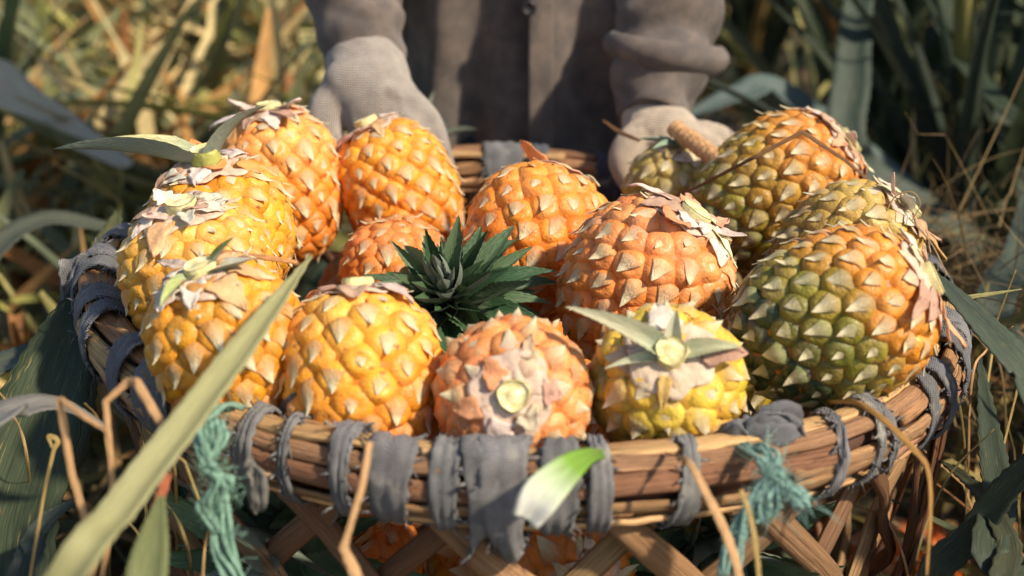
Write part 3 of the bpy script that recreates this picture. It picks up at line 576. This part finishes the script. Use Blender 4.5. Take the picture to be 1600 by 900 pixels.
# gloves: palm, four fingers and thumb fused into one knitted skin each
def Y(px, py, y): return at_y(px, py, y)
def ball(c, rx, ry, rz, ang=0.0):
    V, F = [], []; nu, nv = 12, 16; ca_, sa_ = math.cos(ang), math.sin(ang)
    for i in range(nu + 1):
        th = math.pi * i / nu
        for j in range(nv):
            ph = 2 * math.pi * j / nv; x, y, z = rx * math.sin(th) * math.cos(ph), ry * math.sin(th) * math.sin(ph), rz * math.cos(th); V.append(np.array(c) + (x * ca_ + z * sa_, y, -x * sa_ + z * ca_))
    for i in range(nu):
        for j in range(nv): F.append((i * nv + j, (i + 1) * nv + j, (i + 1) * nv + (j + 1) % nv, i * nv + (j + 1) % nv))
    return V, F
def glove(balls, limbs, col):
    VV, FF = [], []
    def put(V, F): b = len(VV); VV.extend(np.array(v) - PO for v in V); FF.extend(tuple(b + k for k in f) for f in F)
    for q in balls: put(*ball(*q))
    for pts, rads in limbs:
        n = 14; Pp = spline(pts, n); rr = spline([(r, 0, 0) for r in rads], n)[:, 0]; put(*tube(Pp, list(rr), 14, up=(.3, 1, .2))); put(*ball(Pp[-1], rr[-1], rr[-1], rr[-1])); put(*ball(Pp[0], rr[0], rr[0], rr[0]))
    o = obj('glove', mesh('glove', VV, FF), MAT['glove'], person, col)
    m = o.modifiers.new('fuse', 'REMESH'); m.mode = 'VOXEL'; m.voxel_size = .0022; m.use_smooth_shade = True
    m = o.modifiers.new('soften', 'SMOOTH'); m.factor = .5; m.iterations = 9
    return o
glove([(Y(582, 152, .235), .047, .030, .034, .5), (Y(604, 182, .222), .044, .026, .034, .6)],
      [([Y(570, 104, .276), Y(574, 118, .262), Y(580, 148, .242)], [.0365, .0375, .038]),
       ([Y(632, 160, .222), Y(664, 192, .210), Y(680, 232, .205), Y(690, 262, .207)], [.0165, .0150, .0138, .012]),
       ([Y(618, 180, .212), Y(648, 210, .198), Y(658, 250, .196)], [.0165, .0145, .012]),
       ([Y(594, 190, .210), Y(616, 222, .198), Y(620, 258, .196)], [.016, .014, .012]),
       ([Y(568, 190, .214), Y(580, 224, .203), Y(582, 256, .20)], [.015, .013, .0115]),
       ([Y(546, 148, .238), Y(516, 166, .228), Y(508, 198, .216), Y(516, 226, .208)], [.022, .0185, .0155, .0125])], s2l(170, 158, 144))
glove([(Y(1060, 226, .252), .046, .028, .026, .35), (Y(1086, 242, .245), .040, .026, .028, .5)],
      [([Y(1014, 185, .284), Y(1022, 200, .272), Y(1040, 216, .258)], [.026, .029, .032]),
       ([Y(1098, 216, .250), Y(1126, 224, .252), Y(1140, 252, .258), Y(1142, 290, .262)], [.0165, .0155, .0140, .012]),
       ([Y(1100, 240, .236), Y(1122, 262, .230), Y(1128, 298, .235)], [.016, .014, .012]),
       ([Y(1084, 256, .226), Y(1098, 286, .222), Y(1100, 314, .228)], [.016, .014, .012]),
       ([Y(1058, 256, .228), Y(1066, 286, .224), Y(1066, 312, .228)], [.015, .013, .0115]),
       ([Y(1020, 212, .255), Y(990, 226, .245), Y(976, 252, .238), Y(986, 282, .232)], [.021, .0175, .0150, .0125])], s2l(214, 194, 168))

# ================================================================== PINEAPPLE PLANTS
LEN = 1.0
def plant_leaf(e0, e1, wd, seed, teeth=.006):
    """leaf of unit length growing out along +x from elevation e0 to e1 (radians)"""
    n = 34; V, F, U = [], [], []; x = z = 0.0
    for i in range(n + 1):
        t = i / n; e = e0 + (e1 - e0) * t ** 1.4 + .05 * math.sin(4 * t + seed); w_ = wd * (0.75 + .25 * min(1, t / .2)) * (1 - t ** 2.2) * .5 + .0004; sw = .03 * math.sin(3 * t + seed * 2) * t
        tt = teeth * (i % 2) * (1 - t)
        for s in (-1, -.55, 0, .55, 1):
            y = s * (w_ + (tt if abs(s) == 1 else 0)) + sw; h = .55 * w_ * abs(s) ** 1.6; V.append((x - h * math.sin(e), y, z + h * math.cos(e))); U.append((t * 4, s * .5 + seed))
        x += math.cos(e) / n; z += math.sin(e) / n
    for i in range(n):
        for j in range(4): F.append((i * 5 + j, i * 5 + j + 1, (i + 1) * 5 + j + 1, (i + 1) * 5 + j))
    m = mesh('leaf', V, F, uv=U); m.materials.append(MAT['leaf']); return m
LEAF = [plant_leaf(R(a), R(b), .062, i) for i, (a, b) in enumerate(((84, 74), (78, 55), (70, 35), (60, 5), (48, -25), (35, -40)))]
BG = [s2l(62, 74, 62), s2l(70, 82, 70), s2l(56, 70, 52), s2l(82, 92, 66), s2l(96, 100, 64)]
DRY = [s2l(170, 146, 92), s2l(190, 160, 100), s2l(160, 150, 90), s2l(150, 110, 66)]
def plant(label, group, x, y, h, n, dry, up, seed, kinds=(0, 1, 2, 3, 4, 5)):
    random.seed(seed); root = thing('pineapple_plant', label, 'plant', (x, y, -.02), group)
    for k in range(n):
        f = k / n; q = min(5, max(0, int((1 - f) * 6 * (1 - up) + random.uniform(-.4, 1.2)))); L_ = h * random.uniform(.75, 1.12)
        d = random.random() < dry; o = obj('leaf', LEAF[q], None, root, jit(random.choice(DRY if d else BG), .2, .08)); o.location = (0, 0, .02 + .10 * f)
        o.rotation_euler = (random.uniform(-.25, .25), random.uniform(-.12, .12), k * GA + random.uniform(-.2, .2)); o.scale = (L_, L_ * random.uniform(.5, .95), L_)
    return root
i = 0
for (x, y, h) in [(.62, .72, .72), (.95, .62, .78), (.55, 1.10, .80), (.92, 1.05, .85), (1.30, 1.05, .85), (.70, 1.55, .85), (1.15, 1.55, .9), (1.60, 1.6, .9), (.45, 1.9, .85), (.95, 2.05, .9), (1.45, 2.15, .9), (1.95, 2.2, .95), (.6, 2.6, .9), (1.2, 2.7, .95), (1.8, 2.8, .95), (1.25, .62, 1.0), (1.0, .30, .95), (1.6, .75, 1.0), (1.45, .35, 1.0)]:  # the last, tallest plants are added beyond the view to shade this stand
    i += 1; plant('upright blue-green pineapple plant in the dense shaded stand behind the right glove', 'dense stand of green pineapple plants', x + random.uniform(-.06, .06), y, h, 32, .14, .45, 300 + i)
for (x, y, h) in [(-.78, .95, .55), (-1.25, 1.3, .62), (-.55, 1.75, .6), (-1.05, 2.0, .62), (-1.7, 2.1, .65), (-.35, 2.6, .65), (-1.0, 2.9, .7), (-1.7, 3.0, .7)]:
    i += 1; plant('thin sunlit pineapple plant half buried in dry leaves beyond the yellow fruit', 'sparse sunlit pineapple plants', x, y, h, 22, .3, .25, 300 + i)
for (x, y, h) in [(.85, -.38, .75), (.98, -.22, .85), (1.05, -.05, .72), (1.45, .35, .8), (1.25, -.5, .7), (1.75, -.1, .8)]:  # unseen plants, added to shade the leaves and ground right of the basket
    i += 1; plant('unseen green pineapple plant added out to the right of the basket for its shade', 'unseen shading pineapple plants to the right of the basket', x, y, h, 22, .12, .35, 300 + i)
# plants whose single leaves can be told apart close to the basket
def leaf_along(root, pts, wpx, col, seed=0, n=60, teeth=0.0012, thick=.0012, chan=.35, face=None, name='leaf'):
    """pts: (px, py, depth) or world points; wpx: widths in metres along the leaf"""
    Wp = [Vector(p[1:]) if p[0] == 'w' else at_d(*p) for p in pts]; Pp = spline(Wp, n); wd = spline([(w_, 0, 0) for w_ in wpx], n)[:, 0]
    T = np.gradient(Pp, axis=0); T /= np.linalg.norm(T, axis=1)[:, None]; V, F, U = [], [], []; fc = np.array(face if face is not None else (0, -.55, .83)); org = np.array(root.location)
    for i in range(n):
        s = np.cross(T[i], fc); s /= np.linalg.norm(s) + 1e-9; nn = np.cross(s, T[i])
        for q in (-1, -.6, -.2, .2, .6, 1):
            e = teeth * (i % 2) if abs(q) == 1 else 0; V.append(Pp[i] + s * q * (wd[i] * .5 + e) + nn * chan * wd[i] * .5 * abs(q) ** 1.7 - org); U.append((i / n * 4, q * .5 + .5))
    for i in range(n - 1):
        for j in range(5): F.append((i * 6 + j, i * 6 + j + 1, (i + 1) * 6 + j + 1, (i + 1) * 6 + j))
    return solid(obj(name, mesh(name, V, F, uv=U), MAT['leaf'], root, col), thick)
pl = thing('pineapple_plant', 'plant sending one long pale leaf blade across the basket front', 'plant', (-.40, -.42, -.02))
leaf_along(pl, [('w', -.40, -.42, 0), ('w', -.37, -.42, .12), (70, 980, .64), (190, 800, .66), (300, 655, .69), (400, 520, .735), (486, 400, .79)], [.014, .016, .0175, .0168, .0155, .0125, .001], s2l(166, 164, 118), teeth=.0006, chan=.6)
leaf_along(pl, [('w', -.40, -.42, 0), (190, 1120, .69), (218, 980, .68), (236, 870, .69), (252, 775, .70)], [.02, .02, .020, .018, .003], s2l(120, 128, 84), teeth=.0005)
leaf_along(pl, [('w', -.41, -.40, 0), ('w', -.40, -.38, .15), (10, 950, .80), (60, 830, .83), (120, 780, .84)], [.02, .02, .016, .012, .002], s2l(58, 70, 66))
pl2 = thing('pineapple_plant', 'dark broad-leaved plant with toothed leaf edges at the left of the basket', 'plant', (-.50, -.10, -.02))
leaf_along(pl2, [('w', -.50, -.12, 0), ('w', -.50, -.14, .14), (-40, 1000, .86), (20, 800, .90), (78, 620, .96), (118, 500, 1.0), (150, 430, 1.04)], [.03, .04, .062, .066, .056, .032, .004], s2l(68, 78, 58), teeth=.0018)
leaf_along(pl2, [('w', -.50, -.10, 0), ('w', -.48, -.08, .18), (60, 760, 1.0), (110, 600, 1.06), (160, 420, 1.12), (185, 330, 1.16)], [.03, .04, .045, .045, .03, .004], s2l(90, 94, 66), teeth=.0014)
leaf_along(pl2, [('w', -.50, -.08, 0), ('w', -.46, .0, .18), (130, 560, 1.1), (60, 560, 1.06), (-30, 590, 1.0), (-110, 640, .95)], [.02, .03, .034, .032, .028, .02], s2l(84, 92, 80), teeth=.001, face=(0, -.2, .97))
leaf_along(pl2, [('w', -.52, -.14, 0), ('w', -.53, -.2, .2), (-60, 700, .78), (20, 648, .80), (90, 636, .82), (170, 668, .84)], [.02, .028, .026, .022, .015, .001], s2l(128, 126, 122), teeth=.0006, face=(0, -.2, .97))
leaf_along(pl2, [('w', -.55, .0, 0), ('w', -.60, .15, .2), (-30, 420, 1.35), (60, 350, 1.38), (150, 355, 1.4), (240, 380, 1.42)], [.03, .03, .03, .028, .02, .004], s2l(84, 90, 78), face=(0, -.2, .97))
leaf_along(pl2, [('w', -.55, .0, 0), ('w', -.62, .25, .22), (-60, 130, 1.8), (40, 170, 1.78), (120, 220, 1.74), (200, 262, 1.7)], [.04, .05, .06, .058, .045, .02], s2l(186, 176, 150), face=(0, -.2, .97))
pl3 = thing('pineapple_plant', 'dark plant arching its leaves beside the right rim of the basket', 'plant', (.52, .0, -.02))
leaf_along(pl3, [('w', .52, .0, 0), ('w', .52, -.06, .16), (1660, 690, .86), (1600, 590, .87), (1540, 520, .89), (1480, 455, .93), (1440, 410, .98)], [.03, .034, .030, .027, .024, .016, .002], s2l(82, 92, 78), face=(.3, -.5, .8))
leaf_along(pl3, [('w', .52, .02, 0), ('w', .50, -.04, .14), (1570, 900, .88), (1560, 780, .92), (1545, 680, .96), (1530, 560, 1.0)], [.02, .022, .022, .020, .015, .002], s2l(70, 80, 66))
leaf_along(pl3, [('w', .52, .0, 0), ('w', .50, -.08, .10), (1480, 940, .92), (1525, 830, .90), (1600, 735, .88), (1680, 690, .87)], [.018, .02, .02, .018, .014, .008], s2l(70, 80, 66))
leaf_along(pl3, [('w', .52, .02, 0), ('w', .52, .1, .2), (1560, 520, 1.2), (1590, 400, 1.25), (1600, 300, 1.3)], [.03, .034, .032, .026, .004], s2l(78, 88, 78))
leaf_along(pl3, [('w', .52, .0, 0), ('w', .52, -.10, .12), (1600, 960, .86), (1575, 850, .88), (1530, 770, .92), (1470, 720, .97)], [.014, .016, .016, .014, .010, .001], s2l(76, 80, 62))
pl4 = thing('pineapple_plant', 'tall plant with two wide drooping leaves beyond the olive fruit', 'plant', (.62, .55, -.02))
leaf_along(pl4, [('w', .62, .55, 0), ('w', .60, .6, .25), (1440, -60, 1.75), (1480, 60, 1.7), (1540, 150, 1.62), (1640, 230, 1.55)], [.03, .04, .042, .044, .040, .02], s2l(58, 70, 56), face=(.4, -.4, .8))
leaf_along(pl4, [('w', .62, .55, 0), ('w', .56, .55, .2), (1340, 260, 1.62), (1330, 120, 1.65), (1345, -40, 1.7)], [.03, .04, .045, .042, .03], s2l(66, 80, 70))
leaf_along(pl4, [('w', .62, .55, 0), ('w', .54, .58, .2), (1240, 160, 1.7), (1160, 150, 1.68), (1060, 190, 1.66)], [.03, .035, .04, .035, .01], s2l(100, 116, 112), face=(0, -.3, .95))
# ================================================================== LITTER
def litter(name, label, n, place, colors, lmin, lmax, wmin, wmax, seed, flatness=.5):
    rs = random.Random(seed); V, F, C = [], [], []
    for k in range(n):
        x, y, z = place(rs); L_ = rs.uniform(lmin, lmax); wd = rs.uniform(wmin, wmax); az = rs.uniform(0, 2 * math.pi); el = rs.gauss(0.05, flatness); cu = rs.uniform(-1.6, 1.6); col = rs.choice(colors); kk = rs.uniform(.7, 1.2); col = (col[0] * kk, col[1] * kk, col[2] * kk, 1)
        b = len(V); p = np.array((x, y, z)); kink = rs.randrange(2, 6) if rs.random() < .35 else -1; ro = rs.uniform(-1.2, 1.2)
        for i in range(8):
            t = i / 7; e = el + cu * (t - .4) * .5 + (rs.choice((-1, 1)) * .9 if i == kink else 0); d = np.array((math.cos(az) * math.cos(e), math.sin(az) * math.cos(e), math.sin(e)))
            s = np.cross(d, (0, 0, 1.0)); s /= np.linalg.norm(s) + 1e-6; u = np.cross(s, d); s = s * math.cos(ro) + u * math.sin(ro); w_ = wd * .5 * (1 - .8 * t ** 3)
            nn = np.cross(s, d) * w_ * .35
            for q in (s * w_ + nn, -nn * .6, -s * w_ + nn): V.append(p + q); C.append(col)
            p = p + d * L_ / 7; p[2] = max(p[2], .004)
        for i in range(7):
            for j in range(2): F.append((b + i * 3 + j, b + i * 3 + j + 1, b + i * 3 + 4 + j, b + i * 3 + 3 + j))
    return tag(obj(name, mesh(name, V, F, True, C), MAT['litter']), label, 'leaf litter', kind='stuff')
LC = [s2l(118, 126, 96), s2l(104, 114, 90), s2l(132, 136, 100), s2l(206, 182, 126), s2l(190, 182, 116), s2l(166, 164, 92), s2l(204, 184, 130), s2l(176, 122, 72), s2l(140, 142, 80), s2l(188, 176, 128), s2l(120, 124, 84), s2l(184, 140, 84)]
def heap(rs):
    y = .42 + 3.3 * rs.random() ** 1.3; x = -.30 - rs.random() * (.75 + .42 * y); top = .30 * min(1, (y - .3) / .5) * (0.75 + .25 * math.sin(x * 5 + y * 3)); return x, y, top * (0.35 + .65 * rs.random())
litter('dry_leaf_litter', 'sunlit heap of dry yellow pineapple leaves behind the left glove', 5000, heap, LC, .10, .42, .008, .034, 5)
def right_l(rs): y = .45 + 3.5 * rs.random(); return .35 + rs.random() * (.5 + .5 * y), y, .28 * rs.random()
litter('dry_straw_litter', 'scattered straw and dead leaves caught among the dark right-hand plants', 900, right_l, LC[:5], .10, .34, .006, .016, 6, .8)
def near_l(rs):
    while True:
        x, y = rs.uniform(-.9, .9), rs.uniform(-.6, .45)
        if math.hypot(x, y) > .36: return x, y, .16 * rs.random() ** 2
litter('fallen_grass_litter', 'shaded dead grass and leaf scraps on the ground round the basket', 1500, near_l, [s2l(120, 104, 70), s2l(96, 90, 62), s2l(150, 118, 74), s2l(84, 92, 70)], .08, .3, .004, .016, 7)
def right_near(rs): return .37 + rs.random() * .35, rs.uniform(-.45, .25), .05 + .20 * rs.random()
litter('dry_grass_tangle', 'tangled straw and torn leaf strips piled beside the right wall of the basket', 420, right_near, [s2l(176, 146, 92), s2l(150, 136, 80), s2l(120, 118, 76), s2l(160, 110, 66), s2l(96, 104, 72)], .10, .32, .003, .014, 9, .6)
def tangle(rs): a = rs.uniform(-.10, .12); return .40 + a, .22 + rs.uniform(-.12, .2), .30 + rs.uniform(-.06, .06)
litter('dry_root_tangle', 'brown tangle of fine dry fibres behind the right rim', 420, tangle, [s2l(140, 118, 82), s2l(118, 100, 72), s2l(150, 128, 88)], .06, .18, .0008, .002, 8, .6)

# ================================================================== STRAWS AND SCRAPS
def stalk(label, pts, rads, col, name='dry_grass_stalk', flat=.26, n=40, cat='straw', kink=False):
    Wp = [Vector(p[1:]) if p[0] == 'w' else at_d(*p) for p in pts]
    Pp = np.array([tuple(p) for p in Wp]) if kink else spline(Wp, n)
    if kink:
        Q = []
        for a, b in zip(Pp[:-1], Pp[1:]): Q += [a + (b - a) * t for t in np.linspace(0, 1, 10, endpoint=False)]
        Pp = np.array(Q + [Pp[-1]])
    rr = spline([(r, 0, 0) for r in rads], len(Pp))[:, 0]; c = Pp[0].copy(); k_ = 1.0 if flat > .6 else 0.78
    V, F = tube(Pp - c, [r * k_ * (1 + .06 * math.sin(i * 1.7)) for i, r in enumerate(rr)], 10, flat=flat, up=(.2, -1, .3), rough=.12, fs=300, seed=len(label))
    U = [(i / 10 * .06, (j % 10) / 10) for i, j in ((q, q) for q in range(len(V)))]
    o = obj(name, mesh(name, V, F, uv=U), MAT['straw'], None, col); o.location = c; return tag(o, label, cat)
ST = s2l(212, 168, 118); ST2 = s2l(200, 144, 100); ST3 = s2l(190, 162, 100)
stalk('sharply bent tan straw folded into a point beside the big pale leaf', [('w', -.30, -.36, .1), (150, 870, .72), (112, 740, .715), (92, 622, .71), (130, 650, .70), (168, 674, .70)], [.002, .0022, .0024, .0022, .0018, .001], ST, kink=True)
stalk('arched tan straw looping over the left rim wrapping', [('w', -.29, -.34, .12), (178, 800, .74), (172, 700, .735), (165, 628, .735), (200, 596, .735), (214, 598, .73), (252, 662, .72)], [.002, .002, .002, .0022, .0026, .0034, .0028], ST, kink=True)
stalk('thin pale straw with a curled tip rising from the dark left corner', [('w', -.33, -.36, .1), (52, 870, .80), (80, 720, .80), (90, 690, .80), (76, 682, .80), (82, 700, .80)], [.0012, .0012, .0014, .002, .0016, .001], ST3)
stalk('orange-brown straw hanging down over the front rim between two grey wraps', [(578, 690, .715), (566, 760, .708), (545, 830, .705), (537, 856, .705), (556, 900, .705), (575, 960, .70)], [.0022, .0024, .0022, .003, .004, .002], ST, kink=True)
stalk('long tan straw hanging from the yellow-green fruit over the rim', [(1040, 708, .765), (1075, 722, .735), (1100, 765, .725), (1128, 820, .72), (1150, 880, .715), (1165, 960, .71)], [.0015, .0026, .003, .0032, .003, .002], ST)
stalk('short tan straw hanging beside the green twine on the right front', [(1158, 765, .722), (1175, 820, .718), (1186, 900, .715), (1188, 960, .71)], [.0016, .0018, .0016, .001], ST3)
stalk('golden twisted straw lying across the right rim wrappings', [(1296, 628, .83), (1340, 630, .81), (1385, 660, .79), (1430, 705, .775), (1450, 735, .77), (1454, 800, .765), (1448, 900, .76)], [.0014, .0022, .0024, .0022, .0018, .0014, .001], s2l(190, 142, 76))
stalk('dry stalk fragment lying across the olive fruit', [(1040, 312, 1.09), (1090, 292, 1.07), (1180, 245, 1.03), (1254, 206, 1.03), (1320, 250, 1.04), (1384, 305, 1.06)], [.0014, .0016, .0018, .0020, .0018, .0010], s2l(132, 98, 66), kink=True)
stalk('thick cut tan stalk lying across the cream glove', [(1054, 200, 1.17), (1092, 228, 1.145), (1130, 256, 1.12)], [.0075, .0078, .0078], s2l(206, 160, 112), name='cut_stalk', flat=.9, cat='stalk')
stalk('frayed brown twig tip pointing past the cream glove', [(942, 188, 1.22), (968, 206, 1.20), (1000, 220, 1.18)], [.0012, .0026, .0016], s2l(128, 92, 62), name='twig', cat='twig')
stalk('straw lying across the stem ends of the two yellow fruits', [(290, 398, .90), (340, 394, .885), (410, 402, .88), (465, 410, .885)], [.001, .0022, .0022, .0016], s2l(216, 160, 104))
stalk('pale thin leaf tip pointing away from the right rim', [(1490, 468, .93), (1530, 462, .93), (1596, 452, .93)], [.002, .002, .0005], s2l(176, 170, 112))
stalk('reddish dead blade hanging behind the rim at the big pale leaf', [(262, 740, .74), (240, 830, .72), (250, 960, .71)], [.003, .004, .002], s2l(168, 96, 64))
for k, pts in enumerate([[(1385, 330, .98), (1400, 306, .98), (1425, 300, .98), (1438, 318, .98), (1425, 345, .98)], [(1120, 480, .90), (1150, 455, .89), (1200, 425, .88), (1260, 385, .90)], [(1140, 520, .90), (1150, 470, .89), (1190, 440, .88), (1240, 400, .89)], [(1420, 340, .96), (1455, 380, .96), (1480, 430, .95)], [(1100, 460, .92), (1130, 500, .90), (1145, 560, .89)]]):
    stalk('curly hair-thin dry fibre clinging to the fruit at the right rim', pts, [.0007, .0008, .0007, .0006, .0004][:len(pts)] , s2l(170, 140, 96), name='dry_fibre', cat='fibre')['group'] = 'dry fibres on the right-hand fruit'
rs_ = random.Random(77)
for k in range(20):
    px, py = (rs_.uniform(-10, 330), rs_.uniform(690, 900)) if k % 2 else (rs_.uniform(1400, 1600), rs_.uniform(560, 900)); dep = rs_.uniform(.78, .92) if k % 2 else rs_.uniform(.92, 1.08)
    dx, dy = rs_.uniform(-130, 130), rs_.uniform(-170, -40); g_ = at_z(px, 1000, .0)
    o = stalk('thin dry grass stem standing in the shade beside the basket', [('w', g_.x, g_.y, 0), (px, py + 60, dep), (px + dx * .4, py + dy * .5, dep), (px + dx, py + dy, dep - .02)], [.0012, .0013, .0011, .0006], jit(rs_.choice((ST, ST3, s2l(150, 130, 84))), .2), kink=k % 3 == 0); o['group'] = 'thin dry grass stems round the basket'
# torn leaf base: white heel turning green
n = 40; Pp = spline([at_d(822, 812, .715), at_d(845, 775, .712), at_d(885, 735, .722), at_d(920, 712, .74), at_d(958, 710, .765)], n); T = np.gradient(Pp, axis=0); T /= np.linalg.norm(T, axis=1)[:, None]; V, F, C = [], [], []
ww = spline([(.0105, 0, 0), (.0160, 0, 0), (.0125, 0, 0), (.0065, 0, 0), (.001, 0, 0)], n)[:, 0]; U = []
for i in range(n):
    s = np.cross(T[i], (0.1, -.75, .65)); s /= np.linalg.norm(s); nn = np.cross(s, T[i]); t = i / (n - 1); col = mixc(s2l(236, 236, 222), s2l(128, 172, 62), min(1, max(0, (t - .18) / .38))) if t < .56 else mixc(s2l(128, 172, 62), s2l(92, 130, 52), (t - .56) / .44)
    for j in range(9): q = j / 4 - 1; V.append(Pp[i] + s * q * ww[i] * .62 + nn * (.004 * abs(q) ** 2 * (1 - t) - .001 + .0005 * math.sin(q * 16 + t * 3))); C.append(mixc(col, s2l(150, 140, 90), .35 * max(0, nz((t * 9, q * 2, 0), 1.0, 4)))); U.append((t * 2, q * .5))
for i in range(n - 1):
    for j in range(8): F.append((i * 9 + j, i * 9 + j + 1, (i + 1) * 9 + j + 1, (i + 1) * 9 + j))
MAT['scrap'] = M('torn_leaf', rough=.45, src='attr', var=.2, nscale=1.2, stretch=(2, 22, 1), coords='UV', bump=.5, bscale=2, trans=.12, sss=.05)
V = [v - Pp[0] for v in V]; o = obj('torn_leaf_base', mesh('torn_leaf_base', V, F, True, C, U), MAT['scrap']); o.location = Pp[0]; solid(o, .0028); tag(o, 'torn leaf base fading from white heel to green tip, draped on the front rim', 'leaf')
print('objects', len(bpy.data.objects))
